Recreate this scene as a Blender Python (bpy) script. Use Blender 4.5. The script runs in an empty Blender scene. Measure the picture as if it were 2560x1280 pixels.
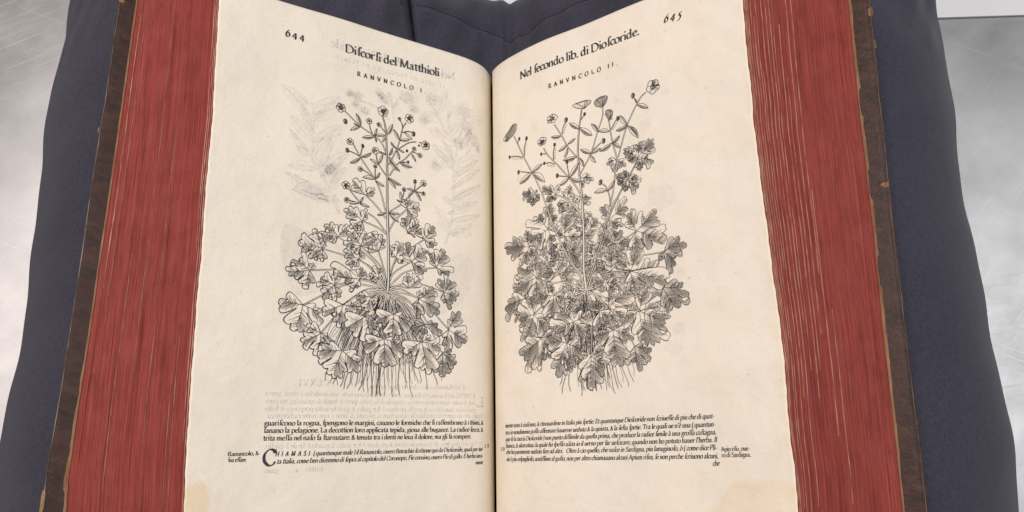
import bpy, math, random
import numpy as np
# ---------------------------------------------------------------- camera, world, lamps, exposure
CM = 0.01
scn = bpy.context.scene
col = scn.collection
cam = bpy.data.cameras.new("camera"); cam_o = bpy.data.objects.new("camera", cam); col.objects.link(cam_o)
cam.sensor_width = 36.0; cam.lens = 26.016; cam.clip_start = 0.01; cam.clip_end = 50
cam_o.location = (1.404*CM, 0, 60*CM)
cam_o.rotation_euler = (math.radians(14.0), 0, math.radians(-0.8726))
scn.camera = cam_o
w = bpy.data.worlds.new("World"); scn.world = w; w.use_nodes = True
bg = w.node_tree.nodes["Background"]; bg.inputs[0].default_value = (0.93, 0.96, 1.0, 1); bg.inputs[1].default_value = 0.10
def area(name, loc, size, energy, color, target=(0, 0.1, 0)):
    l = bpy.data.lights.new(name, 'AREA'); l.shape = 'RECTANGLE'; l.size, l.size_y = size; l.energy = energy; l.color = color
    o = bpy.data.objects.new(name, l); col.objects.link(o); o.location = loc
    d = np.array(target, float)-np.array(loc, float)
    o.rotation_euler = (math.acos(-d[2]/np.linalg.norm(d)), 0, math.atan2(d[1], d[0])-math.pi/2) 
    from mathutils import Vector
    o.rotation_euler = Vector(d).to_track_quat('-Z', 'Y').to_euler()
    return o
area("overhead_light", (-1.65, 0.1, 2.2), (1.3, 2.3), 20, (1.0, 0.86, 0.835))
area("overhead_light", (1.6, 0.25, 2.2), (1.5, 2.0), 31, (0.97, 0.975, 1.0))
area("overhead_light", (-0.95, 0.65, 2.4), (0.30, 0.30), 36, (1.0, 0.93, 0.885))  # small key light, added to deepen the shadow beside the book
area("overhead_light", (0.1, 1.2, 2.1), (1.4, 0.6), 9, (1.0, 0.97, 0.93))
vs = scn.view_settings; vs.view_transform = 'Standard'; vs.look = 'None'; vs.exposure = 0.0; vs.gamma = 1.0; vs.use_curve_mapping = False
rng = random.Random(7); nr = np.random.default_rng(11)
# traced print, page coordinates in hundredths of a centimetre (across the page, along the page)
L1=[[[-1329,1791],[[-1436,1834],[-1415,1900],[-1357,1896],[-1263,1856],[-1259,1818]],0],[[-1346,1589],[[-1481,1652],[-1444,1681],[-1321,1683],[-1307,1638],[-1434,1525],[-1367,1512]],0],[[-983,1739],[[-1020,1806],[-974,1827],[-891,1801],[-879,1746],[-909,1657]],0],[[-985,1570],[[-1033,1619],[-1023,1655],[-971,1674],[-890,1658],[-884,1624],[-918,1524],[-959,1543]],1],[[-836,1518],[[-897,1597],[-800,1641],[-752,1625],[-742,1583],[-730,1494],[-763,1460]],1],[[-1525,1442],[[-1623,1513],[-1572,1544],[-1460,1543],[-1642,1451],[-1585,1401],[-1452,1502]],0],[[-1211,1376],[[-1288,1499],[-1244,1520],[-1191,1503],[-1302,1400],[-1164,1422],[-1168,1469]],0],[[-1366,1293],[[-1472,1351],[-1359,1376],[-1324,1341],[-1455,1250],[-1394,1237]],0],[[-1350,1397],[[-1454,1481],[-1398,1500],[-1323,1509],[-1477,1403],[-1419,1341],[-1270,1461],[-1279,1420]],0],[[-1637,1340],[[-1803,1362],[-1784,1414],[-1700,1471],[-1658,1446],[-1610,1414],[-1609,1369],[-1778,1303],[-1724,1265],[-1634,1249]],0],[[-1719,1172],[[-1880,1166],[-1849,1210],[-1857,1126],[-1778,1290],[-1785,1252],[-1694,1225],[-1752,1043],[-1782,1078],[-1690,1087]],0],[[-1354,1148],[[-1564,1221],[-1537,1192],[-1305,1199],[-1341,1234],[-1456,1112],[-1421,1055],[-1369,1082]],1],[[-1539,1084],[[-1662,1078],[-1635,1118],[-1600,1166],[-1526,1168],[-1632,1037],[-1603,971],[-1540,974],[-1493,1006]],0],[[-1205,1171],[[-1246,1252],[-1278,1192],[-1256,1146],[-1179,1220],[-1197,1244]],0],[[-1067,1344],[[-1119,1425],[-1110,1369],[-1062,1466],[-1012,1456],[-951,1338],[-1015,1306]],0],[[-940,1329],[[-1007,1402],[-967,1471],[-879,1464],[-825,1429],[-819,1371],[-816,1274],[-843,1248]],1],[[-728,1305],[[-812,1424],[-781,1375],[-729,1446],[-672,1452],[-627,1398],[-581,1298],[-620,1265],[-689,1254]],1],[[-961,1120],[[-999,1200],[-963,1229],[-912,1233],[-850,1223],[-860,1164]],0],[[-661,1119],[[-708,1214],[-643,1248],[-610,1214],[-564,1199],[-532,1125],[-560,1063],[-603,997],[-661,1036]],1],[[-872,1045],[[-866,1109],[-822,1129],[-756,1137],[-725,1102],[-744,1063],[-706,999],[-705,951],[-757,932],[-870,900],[-907,968]],1],[[-617,830],[[-614,908],[-579,965],[-516,968],[-506,922],[-460,845],[-462,753],[-515,711],[-609,687],[-658,711],[-664,770]],1],[[-1259,1022],[[-1366,1003],[-1347,1046],[-1324,952],[-1292,920],[-1255,917],[-1210,982]],0],[[-818,856],[[-898,867],[-923,823],[-911,771],[-832,780],[-760,884],[-715,860],[-683,796]],2],[[-1755,922],[[-1915,920],[-1910,882],[-1864,988],[-1670,926],[-1630,893],[-1629,801],[-1721,746],[-1760,741],[-1811,747],[-1862,796]],0],[[-1468,950],[[-1612,894],[-1603,957],[-1614,875],[-1535,866],[-1494,789],[-1534,826],[-1336,936],[-1390,956]],0],[[-1620,738],[[-1751,682],[-1735,721],[-1718,789],[-1727,632],[-1656,590],[-1613,657],[-1524,686],[-1566,714]],0],[[-1461,625],[[-1601,660],[-1552,672],[-1628,578],[-1620,546],[-1584,508],[-1548,462],[-1516,439],[-1463,441],[-1436,484],[-1388,487],[-1336,488],[-1323,574],[-1358,616]],0],[[-1298,879],[[-1449,873],[-1446,802],[-1409,773],[-1378,735],[-1308,705],[-1263,752],[-1209,758],[-1174,821],[-1207,899]],0],[[-1074,916],[[-1212,918],[-1206,851],[-1158,829],[-1136,773],[-1083,745],[-1031,764],[-954,804],[-949,880],[-1007,924]],1],[[-669,650],[[-593,673],[-560,629],[-556,576],[-585,539],[-614,505],[-667,477],[-735,513]],2],[[-1145,728],[[-1290,725],[-1308,674],[-1293,634],[-1197,552],[-1132,533],[-1071,542],[-1000,615],[-997,660],[-1023,716],[-1079,735]],1],[[-842,723],[[-998,692],[-983,641],[-915,625],[-871,534],[-835,519],[-784,494],[-723,533],[-706,645],[-658,674],[-698,748],[-773,773]],0]]
L2=[[[1129,1910],[[1238,1875],[1211,1915],[1156,1837],[1135,1862]],2],[[701,1885],[[574,1913],[575,1873],[640,1942],[728,1910],[618,1835],[671,1791],[742,1819]],0],[[903,1838],[[784,1914],[854,1912],[940,1905],[950,1869],[817,1795],[889,1786],[782,1879]],0],[[1004,1775],[[965,1838],[975,1802],[1038,1873],[1076,1794]],0],[[996,1750],[[917,1743],[932,1676],[1008,1668],[1019,1719]],0],[[1130,1762],[[1056,1745],[1119,1672],[1181,1760],[1213,1735],[1200,1692],[1153,1695]],0],[[1617,1960],[[1510,2048],[1594,2057],[1534,1959],[1647,2066],[1742,2060],[1749,1984],[1731,1890],[1629,1858],[1692,1941],[1705,1861]],0],[[1441,1982],[[1365,1964],[1382,2002],[1500,1967],[1507,1920],[1421,1890],[1477,1918]],1],[[1520,1807],[[1435,1864],[1495,1886],[1441,1799],[1607,1814],[1629,1782],[1602,1730],[1576,1696],[1500,1726]],1],[[835,1614],[[791,1746],[857,1763],[907,1664],[883,1605]],1],[[1135,1531],[[1073,1615],[1168,1623],[1076,1516],[1187,1573]],2],[[1174,1479],[[1093,1605],[1144,1601],[1194,1592],[1254,1567],[1284,1522],[1088,1504],[1094,1460],[1173,1447]],0],[[1356,1540],[[1297,1642],[1334,1654],[1301,1577],[1496,1677],[1509,1592],[1464,1481],[1415,1464]],0],[[1208,1294],[[1255,1381],[1273,1314],[1169,1364],[1149,1240],[1269,1221]],2],[[995,1360],[[946,1440],[1070,1380],[1096,1312],[1078,1237]],2],[[1388,1358],[[1315,1434],[1353,1490],[1407,1442],[1451,1440],[1504,1343],[1312,1383]],2],[[974,1485],[[902,1548],[918,1605],[984,1655],[1051,1619],[1108,1491],[1058,1444],[903,1508]],0],[[1772,1230],[[1891,1310],[1938,1242],[1900,1182],[1856,1179],[1840,1124],[1818,1081],[1736,1176]],2],[[1569,1418],[[1489,1489],[1516,1552],[1542,1577],[1624,1546],[1629,1511],[1729,1530],[1735,1477],[1749,1450],[1793,1387],[1794,1321],[1673,1280],[1607,1288],[1515,1310],[1543,1269]],1],[[818,1571],[[609,1669],[686,1692],[738,1696],[805,1675],[656,1576],[706,1505],[730,1431],[820,1403],[882,1472]],0],[[622,1467],[[348,1515],[372,1482],[453,1581],[517,1557],[598,1599],[682,1550],[429,1414],[521,1342],[604,1334],[690,1386]],0],[[921,1386],[[838,1440],[893,1446],[818,1390],[841,1313],[957,1327]],0],[[911,1210],[[766,1208],[812,1253],[903,1267],[1011,1219],[964,1171]],1],[[858,1044],[[703,1018],[747,1095],[822,1124],[949,1017],[890,900],[814,893],[756,901]],1],[[1349,1159],[[1237,1220],[1289,1274],[1321,1344],[1364,1299],[1399,1256]],0],[[1512,1140],[[1539,1251],[1606,1270],[1657,1189],[1723,1170],[1788,1063],[1769,1010],[1442,1212],[1396,1257],[1500,1288]],1],[[1505,1137],[[1476,1060],[1469,1010],[1552,973],[1595,1014],[1667,1025],[1786,1058],[1763,1012]],1],[[1742,986],[[1851,1017],[1888,994],[1918,896],[1921,858],[1860,845],[1792,829],[1744,859]],2],[[1560,853],[[1546,945],[1578,982],[1647,964],[1718,915],[1704,878],[1654,838]],1],[[694,1208],[[459,1230],[483,1255],[502,1310],[599,1297],[674,1272],[504,1152],[538,1106],[626,1075],[699,1042],[761,1081]],0],[[582,1067],[[380,1072],[431,1106],[345,1011],[350,938],[462,897],[504,924]],1],[[1022,832],[[818,847],[862,894],[937,933],[999,903],[867,772],[939,750],[1122,725],[1185,815],[1171,876],[1095,900]],0],[[1030,1030],[[988,1082],[998,1100],[1068,1079],[976,1014],[959,935],[1037,975]],0],[[1310,1076],[[1227,1118],[1237,1155],[1313,1128],[1394,1079],[1400,1026],[1349,1007],[1265,1022],[1207,1068]],1],[[1241,883],[[1167,959],[1228,967],[1277,938],[1193,785],[1235,773],[1270,791],[1338,821]],1],[[1322,903],[[1305,972],[1341,1021],[1399,1012],[1473,1013],[1520,952],[1463,843],[1429,825],[1389,844]],1],[[664,928],[[495,1006],[548,1048],[625,1057],[677,1009],[501,924],[519,826],[526,744],[595,746],[731,759],[788,842],[756,901]],0],[[1513,609],[[1616,507],[1630,571],[1584,485],[1546,447],[1498,502],[1446,492],[1577,618]],2],[[1560,846],[[1410,798],[1463,839],[1425,753],[1518,694],[1563,644],[1608,614],[1654,612],[1694,626],[1751,636],[1752,698],[1782,785],[1744,744],[1677,825]],0],[[735,739],[[875,748],[823,592],[843,622],[573,733],[509,644],[558,593],[572,510],[647,520],[702,504],[750,577]],0],[[1346,736],[[1199,688],[1229,737],[1293,752],[1220,646],[1282,543],[1289,529],[1345,492],[1402,488],[1451,537],[1500,660],[1456,718]],0],[[958,680],[[797,664],[846,721],[920,730],[1076,662],[1085,566],[827,586],[825,518],[878,449],[941,458],[990,477]],0],[[1157,582],[[1075,633],[1108,615],[1226,616],[1274,566],[1060,494],[1069,403],[1146,343],[1194,385],[1219,394]],0],[[1162,574],[[1269,624],[1310,527],[1253,467],[1228,383],[1147,348],[1092,423]],1]]
S1=[[[[-1211,2458],[-1183,2358],[-1169,2159],[-1157,1963],[-1151,1769],[-1141,1578],[-1131,1409],[-1125,1168],[-1129,1080]],0.088,0.235],[[[-1157,1963],[-1235,2057],[-1257,2131]],0.059,0.044],[[[-1166,2130],[-1209,2221],[-1271,2272],[-1392,2329],[-1512,2419]],0.074,0.059],[[[-1276,2266],[-1303,2310],[-1317,2362]],0.044,0.044],[[[-1182,2318],[-1224,2364]],0.044,0.044],[[[-1149,2064],[-1096,2185],[-1062,2284],[-1039,2392],[-1008,2450]],0.074,0.059],[[[-1039,2392],[-1045,2431],[-1066,2457]],0.044,0.035],[[[-1086,2197],[-1025,2251],[-973,2288],[-915,2306]],0.059,0.044],[[[-894,2308],[-856,2303]],0.044,0.044],[[[-1142,1976],[-1083,2077],[-1012,2142],[-951,2211],[-887,2198]],0.074,0.044],[[[-956,2210],[-937,2234]],0.035,0.029],[[[-1063,2101],[-991,2119]],0.035,0.035],[[[-1164,1690],[-1208,1837],[-1255,1925],[-1322,2009],[-1383,2085],[-1445,2179]],0.088,0.059],[[[-1379,2095],[-1367,2166]],0.035,0.035],[[[-1383,2085],[-1432,2103],[-1476,2112]],0.035,0.035],[[[-1255,1930],[-1258,2017]],0.035,0.035],[[[-1260,1929],[-1321,1971],[-1365,1986]],0.044,0.035],[[[-1157,1633],[-1244,1724],[-1329,1791]],0.103,0.074],[[[-1351,1721],[-1400,1755],[-1464,1824]],0.059,0.044],[[[-1375,1721],[-1451,1729]],0.044,0.035],[[[-1139,1689],[-1095,1720],[-1035,1769],[-924,1892],[-861,1954]],0.088,0.044],[[[-924,1897],[-920,1963]],0.035,0.035],[[[-913,1894],[-855,1889]],0.035,0.035],[[[-1030,1790],[-1012,1882]],0.035,0.035],[[[-1135,1532],[-1082,1635],[-983,1739]],0.103,0.074],[[[-1144,1511],[-1229,1556],[-1346,1589]],0.103,0.074],[[[-1149,1515],[-1231,1612],[-1305,1657]],0.088,0.059],[[[-1048,2353],[-996,2376],[-943,2377]],0.035,0.035],[[[-1217,2482],[-1201,2456]],0.059,0.059]]
S2=[[[[478,2443],[519,2367],[598,2209],[678,2065],[748,1928],[803,1788],[865,1603],[994,1320],[1091,1179]],0.059,0.103],[[[910,2413],[978,2294],[1029,2192],[1109,2084]],0.059,0.074],[[[1163,2461],[1149,2386],[1135,2321],[1118,2150],[1122,2005],[1128,1908],[1137,1765],[1141,1578],[1136,1397],[1125,1219],[1141,1057]],0.074,0.235],[[[1346,2436],[1342,2359],[1295,2248],[1230,2083],[1124,1928]],0.059,0.074],[[[1394,2315],[1404,2217],[1419,2119],[1446,1981],[1426,1884],[1391,1701],[1315,1500]],0.059,0.088],[[[1715,2434],[1654,2388],[1545,2224],[1457,1997]],0.059,0.074],[[[1610,1935],[1541,1838],[1467,1738],[1369,1579],[1291,1415],[1222,1248],[1145,1083]],0.074,0.132],[[[1317,1823],[1346,1793],[1372,1714],[1374,1632]],0.059,0.059],[[[800,2242],[839,2172],[936,2059],[1029,1940],[1099,1839],[1141,1736]],0.059,0.088],[[[906,1833],[1012,1763],[1092,1671],[1138,1588]],0.088,0.103],[[[598,2229],[596,2301],[622,2361]],0.035,0.035],[[[578,2225],[496,2259],[438,2270]],0.044,0.035],[[[665,2068],[548,2111]],0.044,0.035],[[[894,2118],[893,2178],[906,2229]],0.035,0.035],[[[904,2076],[860,2102],[814,2109]],0.044,0.035],[[[1035,1943],[939,1973]],0.044,0.035],[[[1035,1943],[1018,2049]],0.044,0.035],[[[978,2304],[991,2360],[1017,2403]],0.035,0.035],[[[1154,2384],[1185,2413]],0.035,0.035],[[[1236,2101],[1321,2150]],0.059,0.044],[[[793,2194],[822,2186]],0.035,0.035],[[[519,2367],[538,2387]],0.035,0.035],[[[1405,2226],[1438,2274],[1465,2304]],0.035,0.035],[[[1638,2374],[1616,2419]],0.035,0.035],[[[1361,2363],[1382,2386]],0.035,0.035]]
F1=[[[-1547,2441],0.382,0.382],[[-1207,2497],0.441,0.441],[[-983,2488],0.382,0.382],[[-835,2292],0.382,0.382],[[-1318,2387],0.235,0.235],[[-1237,2376],0.191,0.191],[[-1465,2186],0.265,0.265],[[-1261,2155],0.294,0.294],[[-1482,1840],0.324,0.324],[[-1470,1729],0.206,0.206],[[-1375,1987],0.206,0.206],[[-848,1971],0.265,0.265],[[-847,1886],0.176,0.176],[[-1014,1891],0.176,0.176],[[-935,2242],0.176,0.176],[[-883,2197],0.206,0.206],[[-1067,2466],0.147,0.147],[[-1259,2030],0.147,0.147]]
F2=[[[891,2466],0.529,0.382],[[786,2302],0.471,0.353],[[1774,2457],0.529,0.559]]
D1=[[[-1509,2338],0.206],[[-1484,2114],0.176],[[-1365,2172],0.147],[[-943,2367],0.206],[[-922,1973],0.176],[[-986,2120],0.118],[[-998,2211],0.118],[[-893,2279],0.088]]
D2=[[[622,2376],0.176],[[423,2273],0.147],[[527,2111],0.176],[[907,2241],0.147],[[802,2112],0.132],[[775,2197],0.132],[[925,1979],0.176],[[1018,2068],0.147],[[1021,2417],0.206],[[1187,2419],0.147],[[1342,2158],0.206],[[541,2398],0.147],[[1608,2441],0.206],[[1397,2362],0.294],[[1301,1840],0.206],[[1470,2303],0.176]]
B1=[[[-1387,2325],[-1425,2426]],[[-1387,2325],[-1468,2274]],[[-1392,2324],[-1442,2339]],[[-1271,2272],[-1374,2239]],[[-1272,2277],[-1253,2342]],[[-1267,2278],[-1181,2298]],[[-1271,2272],[-1258,2222]],[[-1171,2305],[-1123,2408]],[[-1173,2305],[-1205,2237]],[[-1062,2284],[-1116,2368]],[[-1057,2285],[-974,2313]],[[-1028,2363],[-953,2313]],[[-1086,2207],[-1139,2256]],[[-1076,2209],[-1019,2191]],[[-1086,2197],[-1059,2122]],[[-1151,2138],[-1123,2210]],[[-1172,2144],[-1233,2156]],[[-1374,2082],[-1292,2133]],[[-1378,2076],[-1460,2018]],[[-1151,2128],[-1051,2028]],[[-1234,2047],[-1305,2081]],[[-1230,2058],[-1199,2138]],[[-1058,2102],[-948,2084]],[[-956,2194],[-917,2136]],[[-1251,1931],[-1358,1925]],[[-1251,1931],[-1218,1991]],[[-1250,1916],[-1177,1883]],[[-1146,1960],[-1036,1922]],[[-1146,1956],[-1082,1886]],[[-924,1897],[-991,1902]],[[-918,1893],[-865,1822]],[[-934,1890],[-975,1839]],[[-1030,1785],[-1047,1870]],[[-1035,1784],[-1074,1800]],[[-1370,1722],[-1343,1774]],[[-1375,1719],[-1450,1704]],[[-1370,1717],[-1292,1702]],[[-1159,1681],[-1232,1650]],[[-1134,1685],[-1048,1689]],[[-1134,1680],[-1052,1621]]]
B2=[[[678,2070],[784,2112]],[[671,2067],[536,2007]],[[684,2063],[806,1953]],[[1135,2311],[1047,2383]],[[1141,2319],[1247,2227]],[[1295,2248],[1241,2326]],[[1300,2246],[1396,2219]],[[1029,2211],[1100,2242]],[[1024,2208],[941,2175]],[[1028,2182],[998,2107]],[[1104,2090],[981,2092]],[[1125,2076],[1168,1994]],[[1230,2083],[1138,2140]],[[1235,2082],[1319,2103]],[[1229,2074],[1270,2002]],[[1040,1937],[1123,2033]],[[1034,1934],[947,1891]],[[1045,1931],[1132,1883]],[[967,2297],[876,2314]],[[1545,2229],[1489,2323]],[[1545,2224],[1449,2209]],[[1550,2218],[1629,2103]],[[1637,2361],[1727,2305]],[[1414,2120],[1480,2163]],[[1419,2119],[1478,2067]],[[1409,2121],[1305,2083]],[[1359,1758],[1418,1831]],[[1354,1764],[1243,1770]]]
R1=[[-1580,414],[-1579,455],[-1536,397],[-1514,392],[-1489,384],[-1470,375],[-1447,361],[-1412,365],[-1349,378],[-1325,355],[-1299,343],[-1266,341],[-1235,315],[-1195,315],[-1169,316],[-1190,315],[-1167,322],[-1126,320],[-1075,315],[-1024,322],[-970,376],[-916,314],[-869,416],[-844,414],[-786,374],[-711,404]]
R2=[[889,384],[896,321],[967,332],[882,440],[1060,295],[1079,334],[1091,333],[1153,323],[1187,325],[1154,326],[1187,325],[1225,333],[1266,324],[1288,344],[1338,296],[1356,333],[1389,335],[1449,342],[1482,368],[1295,400]]
K2=[[[[1085,2519],[1128,2529],[1203,2528],[1250,2511],[1228,2486],[1179,2471],[1121,2488]],0],[[[1277,2481],[1298,2509],[1350,2517],[1391,2506],[1384,2468],[1351,2439],[1300,2448]],2],[[[509,2538],[466,2547],[413,2507],[348,2465],[356,2438],[404,2430],[472,2455],[508,2496]],2],[[[1378,2397],[1423,2383],[1426,2344],[1404,2317],[1380,2334],[1370,2375]],1]]
T2=[[[592,2241],[615,2347]],[[584,2218],[445,2259]],[[896,2117],[911,2223]],[[909,2065],[819,2100]],[[986,2312],[1023,2396]],[[1415,2224],[1469,2293]],[[1631,2375],[1616,2410]]]
C1=[-1138,1083]
C2=[1144,1054]
M1=[[-1486,868],[-1342,1010],[-1157,1072],[-928,972],[-809,800],[-823,590],[-1142,533],[-1415,563]]
M2=[[723,1631],[1149,1673],[1403,1351],[1709,1184],[1809,920],[1721,714],[1544,542],[1228,539],[896,593],[636,766],[491,1000],[523,1379]]
G=[[[-1753,2198],[-1845,2407],0.224],[[-1752,2009],[-1916,2190],0.197],[[-1593,1694],[-1932,1863],0.404],[[-1749,2113],[-1542,2226],0.161],[[-1731,2308],[-1573,2504],0.161],[[-1674,1865],[-1461,2107],0.359],[[-1520,1706],[-1878,1737],0.359],[[-1759,2321],[-1608,2435],0.143],[[-579,2135],[-759,2329],0.224],[[-590,2070],[-327,2281],0.269],[[-601,1964],[-312,2198],0.269],[[-612,1860],[-297,2073],0.314],[[-622,1756],[-329,1916],0.314],[[-633,1674],[-314,1804],0.314],[[-643,1572],[-385,1705],0.269],[[-1158,2569],[-1263,2635],0.135],[[-1126,2536],[-1066,2666],0.135],[[-639,2569],[-593,2657],0.126],[[-568,2159],[-705,2436],0.179],[[-522,2317],[-396,2545],0.359]]
GB=[[[-1421,2573],0.404],[[-1358,2468],0.359],[[-1002,2662],0.538],[[-785,2706],0.583],[[-474,2677],0.583],[[-849,2509],0.404],[[-449,2541],0.493],[[-369,2443],0.493],[[-1242,2641],0.269],[[-1428,2500],0.269],[[-326,2379],0.269],[[-1480,2578],0.269],[[-1190,2603],0.448],[[-947,2581],0.359],[[-545,2397],0.359],[[-1604,1935],0.538],[[-735,2146],0.448]]
GS=[[[-1765,2426],[-1746,2324],[-1745,2133],[-1742,1983],[-1656,1869],[-1516,1614]],[[-785,2663],[-660,2446],[-579,2177],[-589,1762],[-653,1501]],[[-1161,2673],[-1126,2526],[-1112,2415]],[[-474,2633],[-534,2400],[-579,2135]],[[-1420,2543],[-1269,2521],[-1154,2436]],[[-639,2645],[-627,2486]],[[-369,2421],[-498,2237],[-579,2072]]]
GP=[[[-1919,1476],[-1846,1477],[-1734,1455],[-1560,1427],[-1425,1335],[-1506,1081],[-1631,1031],[-1758,976],[-1826,1012],[-1886,1116],[-1928,1284]],[[-367,1373],[-396,1268],[-423,1158],[-500,1044],[-579,982],[-716,937],[-703,1094],[-605,1383],[-484,1456]]]
GR=[[[1873,2383],0.349],[[1458,2450],0.349],[[1699,2189],0.524],[[1781,1624],0.96],[[1526,2409],0.262],[[702,2445],0.436],[[276,2448],0.305],[[533,2054],0.436],[[1841,689],0.455],[[1796,578],0.607],[[361,828],0.303],[[457,673],0.379],[[1885,1064],0.379],[[1878,1079],0.228],[[979,2039],0.524]]
T=[["6 4 4",-1,-19.91,29.05,-18.49,29.02,0.37,"r",0],["Diſcorſi del Matthioli",-1,-15.35,29.08,-7.15,29.28,0.45,"r",0],["RANVNCOLO I.",-1,-14.28,27.39,-8.41,27.46,0.24,"r",0],["guariſcono la rogna, ſpengono le margini, cauano le formiche che ſi raſſembrano à i thimi, &",-1,-19.6,1.18,-2.77,1.22,0.215,"r",0],["ſanano la pelagione. La decottion loro applicata tepida, gioua alle bugance. La radice ſecca, &",-1,-19.62,0.72,-2.8,0.7,0.215,"r",0],["trita meſſa nel naſo fa ſtarnutare: & tenuta tra i denti ne leua il dolore, ma gli fa rompere.",-1,-19.62,0.24,-4.1,0.2,0.215,"r",0],["10",-1,-2.57,-0.51,-1.9,-0.48,0.25,"r",0],["C",-1,-19.57,-1.33,-18.71,-1.31,0.66,"r",0],["HIAMASI",-1,-18.8,-0.76,-16.58,-0.76,0.2,"i",0],["( quantunque male ) il Ranuncolo, ouero Batrachio ſcrittone qui da Dioſcoride, quaſi per tut-",-1,-16.33,-0.76,-2.84,-0.73,0.195,"i",0],["ta Italia, come ben dicemmo di ſopra al capitolo del Coronopo, Pie coruino, ouero Pie di gallo. E herba uera-",-1,-18.69,-1.22,-2.84,-1.22,0.195,"i",0],["mente",-1,-3.68,-1.7,-2.86,-1.7,0.18,"i",0],["Ranuncolo, &",-1,-21.73,-0.68,-19.83,-0.65,0.17,"r",0],["ſua eſſam",-1,-21.7,-1.03,-20.6,-1.04,0.17,"r",0],["645",1,18.91,29.27,20.27,29.15,0.42,"i",0],["Nel ſecondo lib. di Dioſcoride.",1,5.63,29.22,16.96,29.05,0.45,"r",0],["RANVNCOLO II.",1,8.64,27.36,14.98,27.26,0.24,"r",0],["mente nota à ciaſcuno, & ritrouanſene in Italia piu ſpetie. Et quantunque Dioſcoride non ſcriueſſe di piu che di quat-",1,3.19,0.96,20.38,1.16,0.2,"i",0],["tro; io nondimeno poſſo affermare hauerne ueduto & la quinta, & la ſeſta ſpetie. Tra le quali ue n'è una ( quantun-",1,3.17,0.45,20.41,0.66,0.2,"i",0],["que ſe la taccia Dioſcoride ) non punto diſſimile da quella prima, che produce la radice ſimile à una groſſa caſtagna,",1,3.21,-0.04,20.42,0.18,0.2,"i",0],["bianca, & ulceratiua: la quale ho ſpeſſo uſata io il uerno per far ueſcicare, quando non ho potuto hauer l'herba. Il",1,3.22,-0.53,20.43,-0.28,0.2,"i",0],["che ho parimente ueduto fare ad altri.   Oltre à cio quello, che naſce in Sardigna, piu lanuginoſo, ò ( come dice Pli-",1,3.26,-0.99,20.41,-0.75,0.2,"i",0],["nio ) piu ceſpuglioſo, acutiſſimo al guſto, non per altro chiamauano alcuni Apium riſus, ſe non perche ſcriuono alcuni,",1,3.28,-1.51,20.44,-1.25,0.2,"i",0],["che",1,20.03,-1.7,20.47,-1.68,0.2,"i",0],["10",1,2.51,-0.75,3.02,-0.74,0.25,"r",0],["Apio riſo, oue-",1,20.67,-0.84,22.53,-0.79,0.175,"r",0],["ro di Sardigna.",1,20.66,-1.19,22.55,-1.15,0.175,"r",0],["Nel ſecondo lib. di Dioſcoride.",-1,-5.71,29.32,-16.71,29.18,0.45,"r",1],["LEPIDIO DI PAOLO, ET DI PLINIO.",-1,-6.66,28.35,-16.27,28.3,0.2,"r",1],["Del Ranuncolo, detto Batrachio.",-1,-4.71,3.82,-12.59,3.68,0.22,"r",1],["CLXVI.",-1,-15.45,3.81,-17.75,3.72,0.3,"r",1],["E SPETIE del Ranuncolo ſon piu: come che habbiano tutte una medeſima uirtù, acuta",-1,-3.68,3.18,-19.65,3.08,0.215,"r",1],["cioè, & molto ſuperante ulceratiua. Ha quello della prima ſpecie le frondi di coriandro, ma però",-1,-3.69,2.69,-19.57,2.59,0.215,"r",1],["piu larghe, bianchiccie, & graſſe: produce il fior giallo, & qualche uolta porporeo: il fuſto",-1,-3.69,2.16,-19.59,2.1,0.215,"r",1],["ſottile, alto un gombito: produce la radice bianca, picciola, & amara, con molte radicette ca-",-1,-2.82,1.72,-19.56,1.65,0.215,"r",1],["co. Il terzo è piccolino, di ſpiaceuole odore, & produce il fior giallo. Il quarto è ſimile à queſto,",-1,-2.84,-0.33,-19.53,-0.27,0.215,"r",1],["guari-",-1,-18.5,-1.79,-19.56,-1.77,0.21,"r",1],["HHHH   4",-1,-15.63,-1.78,-17.47,-1.8,0.2,"r",1],["L",-1,-2.7,2.57,-3.6,2.52,0.5,"r",1]]
# ---------------------------------------------------------------- helpers
def tag(o, label=None, cat=None, group=None, kind=None):
    if label: o["label"] = label
    if cat: o["category"] = cat
    if group: o["group"] = group
    if kind: o["kind"] = kind
    return o
def empty(name, loc=(0, 0, 0)):
    o = bpy.data.objects.new(name, None); o.empty_display_size = 0.02; o.location = loc; col.objects.link(o); return o
def mesh_obj(name, V, F, mat, parent=None, uv=None, smooth=False, mats=None, fmat=None):
    """V in centimetres; faces any size"""
    m = bpy.data.meshes.new(name); m.from_pydata((np.asarray(V, float)*CM).tolist(), [], [tuple(int(i) for i in f) for f in F])
    for k in ([mat] if mats is None else mats): m.materials.append(k)
    if fmat is not None: m.polygons.foreach_set("material_index", list(fmat))
    if uv is not None:
        l = m.uv_layers.new(name="UVMap"); idx = np.empty(len(m.loops), int); m.loops.foreach_get("vertex_index", idx)
        l.data.foreach_set("uv", np.asarray(uv, float)[idx].ravel())
    if smooth: m.polygons.foreach_set("use_smooth", [True]*len(m.polygons))
    m.update()
    o = bpy.data.objects.new(name, m); col.objects.link(o)
    if parent: o.parent = parent
    return o
def grid_faces(nu, nv, flip=False):
    i = np.arange(nu-1)[:, None]*nv+np.arange(nv-1)[None]; a = i.ravel()
    f = np.c_[a, a+1, a+nv+1, a+nv]
    return f[:, ::-1] if flip else f
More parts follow.
